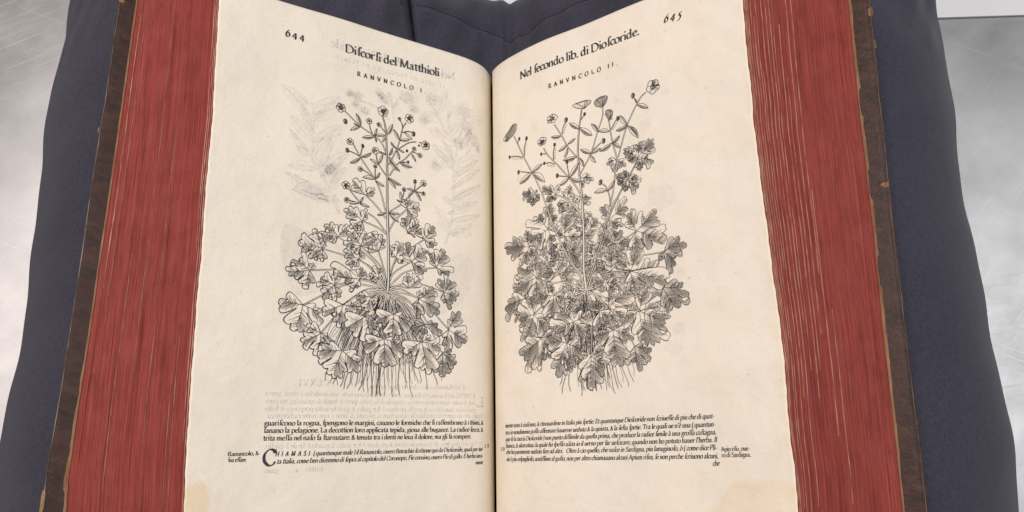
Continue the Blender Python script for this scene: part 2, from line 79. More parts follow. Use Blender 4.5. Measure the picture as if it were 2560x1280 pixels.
def catmull(P, n=8):
    P = np.asarray(P, float)
    if len(P) < 3: return np.array([P[0]+(P[-1]-P[0])*t for t in np.linspace(0, 1, n+1)])
    Q = np.vstack([2*P[0]-P[1], P, 2*P[-1]-P[-2]]); t = (np.arange(n)/n)[:, None]; o = []
    for i in range(1, len(Q)-2):
        a, b, c, d = Q[i-1:i+3]
        o.append(.5*(2*b+(c-a)*t+(2*a-5*b+4*c-d)*t*t+(3*b-a-3*c+d)*t**3))
    return np.vstack(o+[P[-1:]])
def catmull_closed(P, n=5):
    P = np.asarray(P, float); t = (np.arange(n)/n)[:, None]; o = []; k = len(P)
    for i in range(k):
        a, b, c, d = P[i-1], P[i], P[(i+1) % k], P[(i+2) % k]
        o.append(.5*(2*b+(c-a)*t+(2*a-5*b+4*c-d)*t*t+(3*b-a-3*c+d)*t**3))
    return np.vstack(o)
# ---------------------------------------------------------------- materials
class NT:
    def __init__(s, name):
        s.m = bpy.data.materials.new(name); s.m.use_nodes = True; s.t = s.m.node_tree; s.n = s.t.nodes
        s.b = s.n["Principled BSDF"]
    def add(s, t, **kw):
        x = s.n.new(t)
        for k, v in kw.items():
            if k.startswith("i_"): x.inputs[k[2:].replace("_", " ")].default_value = v
            else: setattr(x, k, v)
        return x
    def link(s, a, b): s.t.links.new(a, b)
    def math(s, op, a, b=None, c=None, clamp=False):
        x = s.n.new("ShaderNodeMath"); x.operation = op; x.use_clamp = clamp
        for i, v in enumerate((a, b, c)):
            if v is None: continue
            if isinstance(v, (int, float)): x.inputs[i].default_value = v
            else: s.link(v, x.inputs[i])
        return x.outputs[0]
    def coords(s, kind="Object", scale=(1, 1, 1), rot=(0, 0, 0)):
        t = s.add("ShaderNodeTexCoord"); mp = s.add("ShaderNodeMapping"); mp.vector_type = 'TEXTURE'; mp.inputs["Scale"].default_value = tuple(1/q for q in scale); mp.inputs["Rotation"].default_value = rot
        s.link(t.outputs[kind], mp.inputs[0]); return mp.outputs[0]
    def noise(s, vec, scale, detail=4, rough=.5, lo=None, hi=None, dist=0):
        x = s.add("ShaderNodeTexNoise"); x.inputs["Scale"].default_value = scale; x.inputs["Detail"].default_value = detail
        x.inputs["Roughness"].default_value = rough; x.inputs["Distortion"].default_value = dist; s.link(vec, x.inputs["Vector"])
        if lo is None: return x.outputs[0]
        return s.ramp(x.outputs[0], lo, hi)
    def ramp(s, v, lo, hi, a=0.0, b=1.0):
        x = s.add("ShaderNodeMapRange"); x.clamp = True; s.link(v, x.inputs[0])
        x.inputs[1].default_value = lo; x.inputs[2].default_value = hi; x.inputs[3].default_value = a; x.inputs[4].default_value = b
        return x.outputs[0]
    def mix(s, f, a, b, mode='MIX'):
        x = s.add("ShaderNodeMix"); x.data_type = 'RGBA'; x.blend_type = mode
        for sock, v in ((x.inputs[0], f), (x.inputs[6], a), (x.inputs[7], b)):
            if isinstance(v, (int, float)): sock.default_value = v
            elif isinstance(v, tuple): sock.default_value = (*v, 1)
            else: s.link(v, sock)
        return x.outputs[2]
    def bump(s, h, strength, dist=0.001):
        x = s.add("ShaderNodeBump"); x.inputs["Strength"].default_value = strength; x.inputs["Distance"].default_value = dist
        s.link(h, x.inputs["Height"]); s.link(x.outputs[0], s.b.inputs["Normal"]); return x
    def done(s, color=None, rough=.6, metal=0.0, spec=None):
        for key, v in (("Base Color", color), ("Roughness", rough), ("Metallic", metal), ("Specular IOR Level", spec)):
            if v is None: continue
            if isinstance(v, tuple): s.b.inputs[key].default_value = (*v, 1)
            elif isinstance(v, (int, float)): s.b.inputs[key].default_value = v
            else: s.link(v, s.b.inputs[key])
        return s.m

def mat_paper():
    n = NT("old_rag_paper"); uv = n.coords("UV"); sep = n.add("ShaderNodeSeparateXYZ"); n.link(uv, sep.inputs[0]); U, T_ = sep.outputs[0], sep.outputs[1]
    c = n.mix(n.noise(uv, .16, 5, .6, .3, .7), (.76, .695, .60), (.80, .715, .60))
    c = n.mix(n.math('MULTIPLY', n.noise(uv, .45, 6, .65, .48, .75), .5), c, (.68, .61, .50))
    c = n.mix(n.math('MULTIPLY', n.noise(uv, 9, 3, .6, .35, .75), .10), c, (.62, .55, .45))
    # foxing specks
    c = n.mix(n.math('MULTIPLY', n.noise(uv, 2.6, 2, .5, .70, .78), .5), c, (.50, .40, .27))
    # yellowed toward the trimmed margin, paler yellow near the fold
    aU = n.math('ABSOLUTE', U); nz = n.noise(uv, .9, 4, .6)
    edge = n.ramp(n.math('ADD', aU, n.math('MULTIPLY', n.math('SUBTRACT', nz, .5), 3.0)), 24.2, 25.4)
    c = n.mix(n.math('MULTIPLY', edge, .45), c, (.74, .60, .40))
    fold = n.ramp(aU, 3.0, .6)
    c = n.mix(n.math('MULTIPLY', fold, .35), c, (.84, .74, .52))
    c = n.mix(n.math('MULTIPLY', n.ramp(aU, 1.5, .5), .5), c, (.74, .58, .32))  # gutter shading painted into the paper as a tan gradient beside the fold
    # tide marks in the lower outer corners
    nd = n.math('MULTIPLY', n.math('SUBTRACT', n.noise(uv, .75, 3, .55), .5), 2.6)
    a = n.math('ADD', n.math('SUBTRACT', n.math('SUBTRACT', U, 21.1), n.math('MULTIPLY', n.math('ADD', T_, 2.6), .8)), nd)
    b = n.math('ADD', n.math('SUBTRACT', -2.55, T_), n.math('MULTIPLY', nd, .55))
    st = n.math('MINIMUM', n.ramp(a, -.15, .5), n.ramp(b, -.1, .4))
    rim = n.math('MULTIPLY', st, n.ramp(n.math('MINIMUM', a, b), 1.0, .1))
    c = n.mix(n.math('MULTIPLY', st, .40), c, (.78, .63, .43)); c = n.mix(n.math('MULTIPLY', rim, .28), c, (.66, .48, .28))
    a2 = n.math('ADD', n.math('SUBTRACT', -22.6, U), nd); b2 = n.math('ADD', n.math('SUBTRACT', -2.1, T_), n.math('MULTIPLY', nd, .6))
    st2 = n.math('MINIMUM', n.ramp(a2, -.2, .5), n.ramp(b2, -.15, .4))
    c = n.mix(n.math('MULTIPLY', st2, .6), c, (.70, .53, .32))
    a3 = n.math('SUBTRACT', n.noise(n.coords("UV", (2.4, .5, 1)), .8, 4, .6), .56); b3 = n.math('MULTIPLY', n.ramp(T_, -2.2, -2.7), n.ramp(U, -18, -20))
    c = n.mix(n.math('MULTIPLY', n.math('MULTIPLY', n.ramp(a3, 0, .1), b3), .4), c, (.70, .56, .37))
    # laid lines and cockle
    lw = n.math('MULTIPLY', n.math('SINE', n.math('MULTIPLY', U, 56.0)), .5)
    h = n.math('ADD', n.math('MULTIPLY', lw, .03), n.math('ADD', n.math('MULTIPLY', n.noise(uv, .38, 4, .55), 3.4), n.math('MULTIPLY', n.noise(uv, 6, 4, .6), .35)))
    n.bump(h, .40, .0012)
    return n.done(c, .82, 0, .25)
def mat_ink():
    n = NT("printing_ink"); v = n.coords("Object"); c = n.mix(n.math('ADD', n.noise(v, 900, 4, .7, .45, .85), n.noise(v, 60, 4, .6, .45, .9)), (.018, .016, .019), (.10, .09, .088))
    return n.done(c, .6, 0, .3)
def mat_ghost(name, alpha, colr):
    n = NT(name); v = n.coords("Object"); f = n.noise(v, 260, 4, .7, .25, .75)
    tr = n.add("ShaderNodeBsdfTransparent"); mx = n.add("ShaderNodeMixShader"); out = n.n["Material Output"]
    n.link(n.math('MULTIPLY', f, alpha), mx.inputs[0]); n.link(tr.outputs[0], mx.inputs[1]); n.link(n.b.outputs[0], mx.inputs[2]); n.link(mx.outputs[0], out.inputs[0])
    return n.done(colr, .9, 0, .1)
def mat_red():
    n = NT("red_stained_leaf_edges"); uv = n.coords("UV"); st = n.coords("UV", (9.0, .10, 1)); st2 = n.coords("UV", (34, .22, 1)); bl = n.coords("UV", (.55, .42, 1))
    c = n.mix(n.noise(st, 1, 5, .65, .3, .7), (.125, .014, .010), (.335, .058, .042))
    c = n.mix(n.math('MULTIPLY', n.noise(bl, 1, 5, .6, .42, .68), .55), c, (.285, .052, .046))
    c = n.mix(n.math('MULTIPLY', n.noise(n.coords("UV", (.9, .5, 1)), 1.2, 5, .6, .5, .75), .55), c, (.125, .016, .014))
    c = n.mix(n.math('MULTIPLY', n.noise(st2, 1, 3, .6, .55, .68), .6), c, (.37, .095, .07))
    c = n.mix(n.math('MULTIPLY', n.noise(n.coords("UV", (22, .12, 1)), 1, 3, .5, .69, .75), .6), c, (.45, .20, .14))
    c = n.mix(n.math('MULTIPLY', n.noise(n.coords("UV", (16, .16, 1)), 1, 4, .6, .52, .68), .55), c, (.135, .017, .013))
    n.bump(n.math('ADD', n.noise(st2, 1, 4, .7), n.math('MULTIPLY', n.noise(st, 1, 4, .6), 1.2)), .5, .0007)
    return n.done(c, .62, 0, .22)
def mat_pale_edge():
    n = NT("unstained_leaf_edge"); c = n.mix(n.noise(n.coords("UV", (3, .8, 1)), 1, 4, .6, .4, .62), (.50, .27, .19), (.32, .09, .07)); return n.done(c, .7, 0, .3)
def mat_leather():
    n = NT("mottled_calf_leather"); v = n.coords("Object"); d = n.coords("Object", (.35, 1.3, 1), (0, 0, -.35))
    c = n.mix(n.noise(d, 110, 6, .7, .30, .72), (.012, .005, .0035), (.065, .024, .015))
    c = n.mix(n.math('MULTIPLY', n.noise(v, 38, 5, .6, .5, .72), .6), c, (.070, .026, .020))
    c = n.mix(n.math('MULTIPLY', n.noise(d, 130, 5, .7, .56, .74), .5), c, (.105, .06, .046))  # lighter streaks paint the leather's sheen into its colour
    c = n.mix(n.math('MULTIPLY', n.noise(v, 90, 3, .6, .72, .76), .6), c, (.16, .07, .03))
    n.bump(n.noise(v, 420, 5, .7), .45, .0008)
    return n.done(c, n.noise(d, 80, 4, .6, .2, .9) if False else .46, 0, .28)
def mat_board(): 
    n = NT("worn_pasteboard"); c = n.mix(n.noise(n.coords("Object"), 260, 5, .7, .35, .7), (.22, .11, .04), (.36, .21, .10)); n.bump(n.noise(n.coords("Object"), 500, 4, .7), .6, .0008); return n.done(c, .85, 0, .2)
def mat_endpaper():
    n = NT("torn_endpaper_edge"); c = n.mix(n.noise(n.coords("Object", (1, .12, 1)), 420, 4, .7, .35, .7), (.17, .075, .035), (.30, .18, .095)); return n.done(c, .8, 0, .2)
def mat_gilt():
    n = NT("rubbed_gilt_fillet"); f = n.noise(n.coords("Object", (1, .22, 1)), 240, 4, .65, .40, .7); c = n.mix(f, (.03, .02, .015), (.36, .32, .27)); return n.done(c, .42, 0, .5)
def mat_cloth():
    n = NT("slate_twill_cotton"); v = n.coords("Object")
    c = n.mix(n.noise(v, 7, 4, .6, .3, .7), (.045, .044, .065), (.053, .053, .076))
    wv = n.add("ShaderNodeTexWave"); wv.inputs["Scale"].default_value = 700; wv.inputs["Distortion"].default_value = .4; wv.bands_direction = 'DIAGONAL'; n.link(v, wv.inputs["Vector"])
    c = n.mix(n.math('MULTIPLY', wv.outputs["Fac"], .12), c, (.065, .059, .082))
    c = n.mix(n.math('MULTIPLY', n.noise(n.coords('Object', (1.6, .6, 1), (0, 0, .8)), 430, 3, .75, .32, .68), .62), c, (.018, .016, .026))
    c = n.mix(n.math('MULTIPLY', n.noise(v, 240, 2, .5, .70, .74), .6), c, (.022, .02, .032))
    c = n.mix(n.math('MULTIPLY', n.noise(v, 420, 2, .5, .76, .79), .35), c, (.25, .25, .28))
    n.bump(n.math('ADD', n.math('MULTIPLY', wv.outputs["Fac"], .3), n.math('MULTIPLY', n.noise(v, 9, 4, .55), 9)), .3, .0009)
    n.n['Principled BSDF']
    n.b.inputs["Sheen Weight"].default_value = .12; n.b.inputs["Sheen Roughness"].default_value = .5
    return n.done(c, .85, 0, .2)
def mat_thread(): return NT("dark_thread_and_recess").done((.018, .017, .026), .85, 0, .2)
def mat_steel():
    n = NT("scratched_stainless_steel"); v = n.coords("Object")
    def scr(rot, sx, sy, lo, hi): return n.noise(n.coords("Object", (sx, sy, 1), (0, 0, rot)), 1, 3, .55, lo, hi)
    s1 = scr(.45, 9, 900, .62, .70); s2 = scr(-.35, 7, 700, .64, .71); s3 = scr(1.45, 9, 600, .66, .72); s4 = scr(2.2, 7, 700, .66, .72); s5 = scr(.12, 9, 650, .62, .72)
    c = n.mix(n.noise(v, 9, 5, .6, .3, .7), (.34, .335, .335), (.48, .475, .47))
    c = n.mix(n.math('MULTIPLY', n.math('MULTIPLY', s3, n.noise(v, 8, 2, .5, .5, .65)), .5), c, (.20, .20, .20)); c = n.mix(n.math('MULTIPLY', n.math('MULTIPLY', s4, n.noise(v, 6, 2, .5, .52, .65)), .45), c, (.24, .24, .24))
    mk = n.noise(v, 5, 3, .6, .42, .62); mk2 = n.noise(n.coords('Object', (1, 1, 1), (0, 0, 1)), 7, 3, .6, .45, .62); lt = n.math('MAXIMUM', n.math('MULTIPLY', s1, mk), n.math('MULTIPLY', s2, mk2)); c = n.mix(n.math('MULTIPLY', lt, .38), c, (.70, .69, .68))
    r = n.math('ADD', n.noise(v, 14, 6, .65, .25, .75), 0.0); r = n.ramp(r, 0, 1, .40, .54); r = n.math('ADD', r, n.math('MULTIPLY', n.math('MAXIMUM', lt, s5), .12))
    s6 = scr(2.75, 5, 380, .64, .72); s7 = scr(.85, 8, 500, .64, .72); c = n.mix(n.math('MULTIPLY', n.math('MAXIMUM', s6, s7), .2), c, (.75, .74, .73))
    h = n.math('SUBTRACT', n.math('MULTIPLY', s5, .4), n.math('ADD', n.math('MAXIMUM', s1, s2), n.math('MAXIMUM', s3, s4)))
    n.bump(n.math('ADD', h, n.math('MULTIPLY', n.noise(n.coords("Object", (60, 700, 1), (0, 0, .3)), 1, 3, .6), .12)), .10, .0003)
    return n.done(c, r, 1.0)
def mat_white():
    n = NT("white_laminate"); c = n.mix(n.noise(n.coords("Object"), 6, 4, .6, .3, .7), (.62, .62, .65), (.68, .68, .70)); return n.done(c, .5, 0, .4)
M_paper, M_ink, M_red, M_pale, M_leather, M_board, M_endp, M_gilt, M_cloth, M_thread, M_steel, M_white = (mat_paper(), mat_ink(), mat_red(), mat_pale_edge(), mat_leather(), mat_board(), mat_endpaper(), mat_gilt(), mat_cloth(), mat_thread(), mat_steel(), mat_white())
M_ghost = mat_ghost("show_through_ink", .33, (.33, .35, .40)); M_ghost2 = mat_ghost("show_through_tint", .085, (.40, .43, .49))
M_gilt2 = mat_gilt(); M_gilt2.name = 'dark_fillet'; [l for l in M_gilt2.node_tree.nodes if l.type == 'MIX'][0].inputs[7].default_value = (.14, .12, .11, 1)
M_lint = NT("pale_lint").done((.55, .52, .46), .9)

# ---------------------------------------------------------------- setting: steel table and the white sheet behind
TZ = -12.0
def slab(name, x0, x1, y0, y1, z0, z1, mat, bev=.15, parent=None):
    V = [(x, y, z) for z in (z0, z1) for x, y in ((x0, y0), (x1, y0), (x1, y1), (x0, y1))]
    F = [(3, 2, 1, 0), (4, 5, 6, 7), (0, 1, 5, 4), (1, 2, 6, 5), (2, 3, 7, 6), (3, 0, 4, 7)]
    o = mesh_obj(name, V, F, mat, parent)
    if bev:
        b = o.modifiers.new("bevel", 'BEVEL'); b.width = bev*CM; b.segments = 2
    return o
tag(slab("tabletop", -110, 110, -60, 120, TZ-3, TZ, M_steel, .3), "scratched stainless steel tabletop under the dark cushion", None, None, "structure")
ws = slab("display_board", -22, 85, 0, 60, 0, .35, M_white, .06); ws.location = (0, 42.85*CM, TZ*CM+.0001); ws.rotation_euler = (0, 0, .02)
tag(ws, "pale grey-white flat board lying on the steel table behind the cushion", "board")

# ---------------------------------------------------------------- page surface
PL = [(0,-1.2),(.22,0),(.72,1.3),(1.7,2.45),(3.2,3.6),(5.8,5.3),(8.2,6.9),(10.2,8.25),(12.1,9.5),(13.9,10.65),(15.4,11.6),(18.6,13.7),(20.2,14.75)]
PR = [(0,-1.2),(.12,.2),(.9,1.75),(2.4,3.5),(4.2,5.2),(5.8,6.45),(7.5,7.7),(9.5,9.25),(11.7,11.0),(14.5,13.25),(17.5,15.65),(19.5,17.2)]
PROF = {}
for k, P in ((-1, PL), (1, PR)):
    c_ = catmull(P, 24); s_ = np.r_[0, np.cumsum(np.hypot(*np.diff(c_, axis=0).T))]
    d_ = np.gradient(c_, s_, axis=0); d_ /= np.linalg.norm(d_, axis=1)[:, None]
    PROF[k] = (s_, c_[:, 0], c_[:, 1], d_[:, 0], d_[:, 1])
EDGE = {-1: [(-8,23.95),(-3.84,24.0),(-.14,24.14),(3.7,24.23),(6.43,24.25),(9.24,24.29),(11.87,24.26),(16.49,24.39),(21.35,24.34),(25.79,24.48),(30.41,24.6),(32,24.65)],
        1: [(-8,24.9),(-4.19,24.93),(-2.0,25.0),(-.22,24.95),(2.07,24.96),(4.4,25.02),(6.81,24.97),(9.29,24.88),(10.81,24.88),(12.88,24.84),(14.47,24.77),(17.16,24.72),(19.95,24.66),(21.33,24.75),(24.23,24.71),(27.19,24.71),(32,24.74)]}
def edge_u(side, t): e = np.array(EDGE[side]); return np.interp(t, e[:, 0], e[:, 1])
T0, T1 = -7.5, 31.76
def surf(side, s, t, off=0.0):
    """point of the open leaf: s = centimetres from the fold along the paper, t = along the fold"""
    s = np.asarray(s, float); t = np.asarray(t, float)
    ps, px, pz, dx, dz = PROF[side]; sc = np.clip(s, 0, ps[-1])
    x = np.interp(sc, ps, px); z = np.interp(sc, ps, pz)+np.minimum(s, 0); tx = np.interp(sc, ps, dx); tz = np.interp(sc, ps, dz)
    fl = .05 if side < 0 else .15; x = np.where(s < 0, fl, np.maximum(x, fl))
    a = np.clip((s-3)/14, 0, 1)
    wv = a*(.045*np.sin(.55*t+1.2*side+.25*s)+.028*np.sin(1.25*t-.5*s+side)+.03*np.sin(.31*t-.42*s)) + .03*a*np.sin(.9*s+.2*t)
    o = off+wv
    return np.stack([side*(x-tz*o), t, z+tx*o], -1)
PB = {-1: (11.9, .62, 25.6), 1: (11.6, .70, 25.5)}
def board_z(side, ax): z0, k, x0 = PB[side]; return z0+k*(ax-x0)
BIN = {-1: [(-8,25.95),(-3.84,26.0),(-1.95,26.08),(2.42,26.04),(6.75,25.92),(12.37,25.84),(15.46,25.77),(21.33,25.68),(25.62,25.63),(31.77,25.55),(34,25.5)],
       1: [(-8,25.5),(-4.67,25.58),(.65,25.7),(5.74,25.78),(11.61,25.94),(14.4,26.02),(17.84,26.07),(21.7,26.13),(25.99,26.23),(30.76,26.36),(34,26.45)]}
BOUT = {-1: [(-9,27.3),(-3.76,27.2),(-1.43,27.2),(3.89,27.04),(12.23,26.9),(19.27,26.82),(24.68,26.7),(31.35,26.63),(34,26.6)],
        1: [(-9,26.65),(-4.61,26.75),(.13,26.86),(5.61,26.94),(11.41,27.04),(16.67,27.17),(23.39,27.36),(30.19,27.56),(34,27.66)]}
def cur(D, side, t): e = np.array(D[side]); return np.interp(t, e[:, 0], e[:, 1])

book = empty("open_book", (0, 12*CM, -3.5*CM))
tag(book, "open antique folio with red edges, botanical woodcuts and brown leather boards", "book")
def child(o, parent=None):
    p = parent or book; o.parent = p
    if p is book: o.matrix_parent_inverse = inv
    return o
bpy.context.view_layer.update(); inv = book.matrix_world.inverted()

# ---- the two open leaves
pages = {}
for side in (-1, 1):
    ts = np.linspace(T0, T1, 190); q = np.r_[np.linspace(-2.2, 0, 6)[:-1], np.linspace(0, 4.5, 60)[:-1], np.linspace(4.5, 1000, 2)[:0]]
    frac = np.linspace(0, 1, 140); V = []; UV = []
    for t in ts:
        e = edge_u(side, t)+.03+.012*math.sin(3.1*t)+.01*math.sin(7.3*t+1); s = np.r_[q, 4.5+(e-4.5)*frac]
        V.append(surf(side, s, np.full(len(s), t))); UV.append(np.c_[side*s, np.full(len(s), t)])
    nv = len(s); V = np.vstack(V); UV = np.vstack(UV)
    o = mesh_obj("page", V, grid_faces(len(ts), nv, side < 0), M_paper, None, UV, True)
    sm = o.modifiers.new("thickness", 'SOLIDIFY'); sm.thickness = .012*CM; sm.offset = -1
    child(o); pages[side] = o
    tag(o, "cream left page numbered 644 with a buttercup woodcut" if side < 0 else "cream right page numbered 645 with a buttercup woodcut")

fo = child(mesh_obj("sewn_fold", [(x, y, -2.0) for y in np.linspace(T0, T1-.05, 12) for x in (-.3, 0, .3)], grid_faces(12, 3, True), M_thread))
# ---- text blocks: solid stacks of leaves with a ridged red fore edge
for side in (-1, 1):
    NF = 210; ts = np.linspace(T0+.05, T1-.02, 70); v = np.linspace(0, 1, NF)
    rel = nr.normal(0, .012, NF); step = np.repeat(nr.normal(0, .009, NF//7+1), 7)[:NF]; ridge = rel+step
    ph = nr.uniform(0, 6.28, NF); V = []; UV = []
    sp = np.linspace(0.3, 1, 30)
    for j, t in enumerate(ts):
        e = float(edge_u(side, t))
        top = surf(side, sp*e, np.full(30, t), -.06)          # under the open leaf
        E = surf(side, np.array([e]), np.array([t]), -.05)[0]
        bx = float(cur(BIN, side, t)); B = np.array([side*bx, t, board_z(side, bx)+.02])
        P = E[None]+(B-E)[None]*v[:, None]
        nrm = np.array([side*abs(B[2]-E[2]), 0, abs(B[0]-E[0])]); nrm = nrm/np.linalg.norm(nrm)
        bow = -.55*np.sin(np.pi*v)*(1-.35*v)
        env = np.clip(np.minimum(v, 1-v)*25, 0, 1)
        d = bow+ridge*env+.008*env*np.sin(.35*t+ph)+ .02*env*np.sin(.17*t+4*v+side)+.015*env*np.sin(.41*t-9*v)
        P = P+nrm*d[:, None]
        bot = np.array([[side*a, t, board_z(side, a)+.03] for a in np.linspace(bx-.01, 4.0, 12)])
        loop = np.vstack([top[:-1], P, bot[1:]]); V.append(loop)
        L = np.linalg.norm(B-E); uvl = np.vstack([np.c_[np.zeros(29), np.full(29, t)], np.c_[v*L+30*side, np.full(NF, t)], np.c_[np.zeros(11), np.full(11, t)]]); UV.append(uvl)
    n_ = len(loop); V = np.vstack(V); UV = np.vstack(UV); F = []
    for j in range(len(ts)-1):
        for i in range(n_):
            a, b = j*n_+i, j*n_+(i+1) % n_
            f = (a, b, b+n_, a+n_); F.append(f if side > 0 else f[::-1])
    cap = list(range(n_)); F.append(cap if side < 0 else cap[::-1]); cap2 = [(len(ts)-1)*n_+i for i in range(n_)]; F.append(cap2[::-1] if side < 0 else cap2)
    tb = child(mesh_obj("text_block", V, F, M_red, None, UV))
    tag(tb, "thick stack of leaves with red stained fore edge")
    FE = V.reshape(len(ts), n_, 3)[:, 29:29+NF]
    # pale unstained leaf edges standing a little proud
    if side > 0: spec = [(.012,0,1),(.03,0,1),(.05,.3,1),(.075,.1,1),(.10,0,.9),(.13,.45,1),(.15,.0,.8),(.185,.25,1),(.225,.1,.95),(.265,.35,1),(.29,.3,1),(.345,.25,.9),(.385,.3,.8),(.43,.35,1),(.48,.45,1),(.50,.2,.6),(.56,.1,.4)]
    else: spec = [(.015,0,1),(.04,.2,1),(.06,.5,1),(.16,.0,.4),(.20,.1,.35),(.42,.2,.75),(.58,.3,1),(.72,.1,.5),(.88,.4,1),(.94,.45,1)]
    for v0, a, b in spec:
        tt = np.arange(int(a*(len(ts)-1)), int(b*(len(ts)-1))+1).astype(float); nt = len(tt); k0 = v0*(NF-1); vv = np.full(nt, round(k0))
        ww = (.5+.5*nr.random())*(.6 if .06 < v0 < .93 else 1.2)*np.clip(np.minimum(tt-tt[0], tt[-1]-tt)/4+.12, 0, 1)*(.8+.3*np.sin(tt*.31+6*nr.random()))
        def fe(tt, vv):
            ti = np.clip(tt.astype(int), 0, len(ts)-2); f = (tt-ti)[:, None]; vi = np.clip(np.round(vv).astype(int), 0, NF-1)
            return FE[ti, vi]*(1-f)+FE[ti+1, vi]*f
        c0 = fe(tt, vv); acr = FE[0, -1]-FE[0, 0]; acr = np.array([acr[0], 0, acr[2]]); Lf = np.linalg.norm(acr); acr /= Lf
        nn = np.array([-acr[2], 0, acr[0]]); nn = nn if nn[2] > 0 else -nn
        wcm = ww*.055; mid = c0+nn*.06; A_ = mid-acr*wcm[:, None]*.5; B_ = mid+acr*wcm[:, None]*.5; lo = c0-nn*.05
        Vv = np.stack([lo-acr*.012, A_, B_, lo+acr*.012], 1).reshape(-1, 3)
        child(mesh_obj("leaf_edge", Vv, grid_faces(nt, 4), M_pale, None, np.c_[np.tile([0, .1, .2, .3], nt)+v0*97, np.repeat(tt*.5+v0*311, 4)]))

# ---- boards
for side in (-1, 1):
    y0, y1 = -9.0, (32.1 if side < 0 else 33.4); th = .42; ts = np.linspace(y0, y1, 90); V = []; NX = 9
    jit = np.convolve(nr.normal(0, .05, 94), np.ones(5)/5, 'valid')
    for j, t in enumerate(ts):
        xo = float(cur(BOUT, side, t))+.05+(jit[j] if side > 0 else .35*jit[j])
        r = y1-t
        if r < .9: xo -= .9-math.sqrt(max(0, .81-(.9-r)**2))
        xs = np.r_[np.linspace(2.6, xo-.45, 4), xo-.22, xo-.08, xo]
        dz = np.r_[0, 0, 0, 0, -.015, -.07, -.2]
        up = np.c_[side*xs, np.full(len(xs), t), board_z(side, xs)+dz]; lo = np.c_[side*xs, np.full(len(xs), t), board_z(side, xs)-th+np.abs(dz)*.6][::-1]
        V.append(np.vstack([up, lo]))
    n_ = len(V[0]); V = np.vstack(V); F = []
    for j in range(len(ts)-1):
        for i in range(n_):
            a, b = j*n_+i, j*n_+(i+1) % n_; f = (a, b, b+n_, a+n_); F.append(f[::-1] if side > 0 else f)
    F.append(tuple(range(n_))); F.append(tuple((len(ts)-1)*n_+i for i in range(n_)))
    bo = child(mesh_obj("cover_board", V, F, M_leather, None, None, False)); tag(bo, "dark brown mottled leather cover board")
    # gilt fillet / tooled double line along the edge, laid on the leather
    for k, (inset, rad, m_) in enumerate([(.16, .020, M_gilt)] if side < 0 else [(.26, .022, M_leather), (.15, .024, M_gilt2), (.07, .02, M_leather)]):
        tt = np.linspace(y0+.3, y1-1.0, 150); jt = np.convolve(nr.normal(0, .03, 156), np.ones(7)/7, 'valid')
        xo = np.array([cur(BOUT, side, t) for t in tt])+.05-inset+jt*(1.2 if side > 0 else .4); base = board_z(side, xo)-.01
        ring = [(-1, 0), (-.5, .8), (.5, .8), (1, 0)]
        Vv = np.stack([np.c_[side*(xo+a*rad), tt, base+b*rad+.01] for a, b in ring], 1).reshape(-1, 3)
        child(mesh_obj("edge_fillet", Vv, grid_faces(150, 4, side < 0), m_, None, None, True), bo)
    # ragged paper edge between the leaves and the leather turn-in
    tt = np.linspace(y0+.4, min(y1, 32)-.3, 240); bi = np.array([cur(BIN, side, t) for t in tt])
    rag = np.convolve(nr.normal(0, 1, 244), np.ones(5)/5, 'valid'); stp = np.repeat(nr.random(20), 12)
    if side < 0: wd = .08+.04*rag*np.clip((12-tt)/10, .12, 1)+np.clip((7-tt)/12, 0, 1)*.14*stp
    else: wd = .13+.03*rag+np.where(stp > .80, -.09, 0)-np.clip((4-tt)/10, 0, 1)*.09
    wd = np.maximum(wd, .015)
    zz = board_z(side, bi); X0 = bi-.03; X1 = bi+wd
    Vv = np.stack([np.c_[side*X0, tt, board_z(side, X0)+.09], np.c_[side*X1, tt, board_z(side, X1)+.055], np.c_[side*X1, tt, board_z(side, X1)-.02]], 1).reshape(-1, 3)
    ep = child(mesh_obj("endpaper_edge", Vv, grid_faces(240, 3, side < 0), M_endp)); tag(ep, "torn tan paper edge along the leather turn-in")
    # bare pasteboard where the leather has worn away
    spots = [(-4.7, .12, .40, .9), (-3.3, .03, .16, .7), (21.2, .0, .04, .2), (31.35, .2, .16, .12)] if side < 0 else [(29.3, .07, .16, .42), (16.4, .26, .20, .2), (26.8, .0, .05, .4)]
    for ty, ins, rx, ry in spots:
        k = 13; an = np.linspace(0, 2*np.pi, k, endpoint=False); rr = 1+nr.normal(0, .13, k)
        xx = float(cur(BOUT, side, ty))-ins+np.cos(an)*rx*rr; xx = np.minimum(xx, float(cur(BOUT, side, ty))+.03); yy = ty+np.sin(an)*ry*rr
        top = np.c_[side*xx, yy, board_z(side, xx)+.012-np.clip(xx-float(cur(BOUT, side, ty))+.16, 0, 1)*.25]
        Vv = np.vstack([top, top-[0, 0, .08]]); F = [tuple(range(k)) if side > 0 else tuple(range(k))[::-1]]+[(i, k+i, k+(i+1) % k, (i+1) % k) for i in range(k)]
        child(mesh_obj("worn_patch", Vv, F, M_board), bo)
# spine leather joining the boards underneath
an = np.linspace(-1, 1, 15); V = []
zl, zr = board_z(-1, 2.6)-.2, board_z(1, 2.6)-.2
for t in np.linspace(-9, 32, 20):
    for a in an: V.append((2.75*a, t, (zl if a < 0 else zr)*abs(a)**2+(-3.6)*(1-a*a)))
sp_ = child(mesh_obj("spine", V, grid_faces(20, 15), M_leather, None, None, True)); sm = sp_.modifiers.new("thickness", 'SOLIDIFY'); sm.thickness = .25*CM

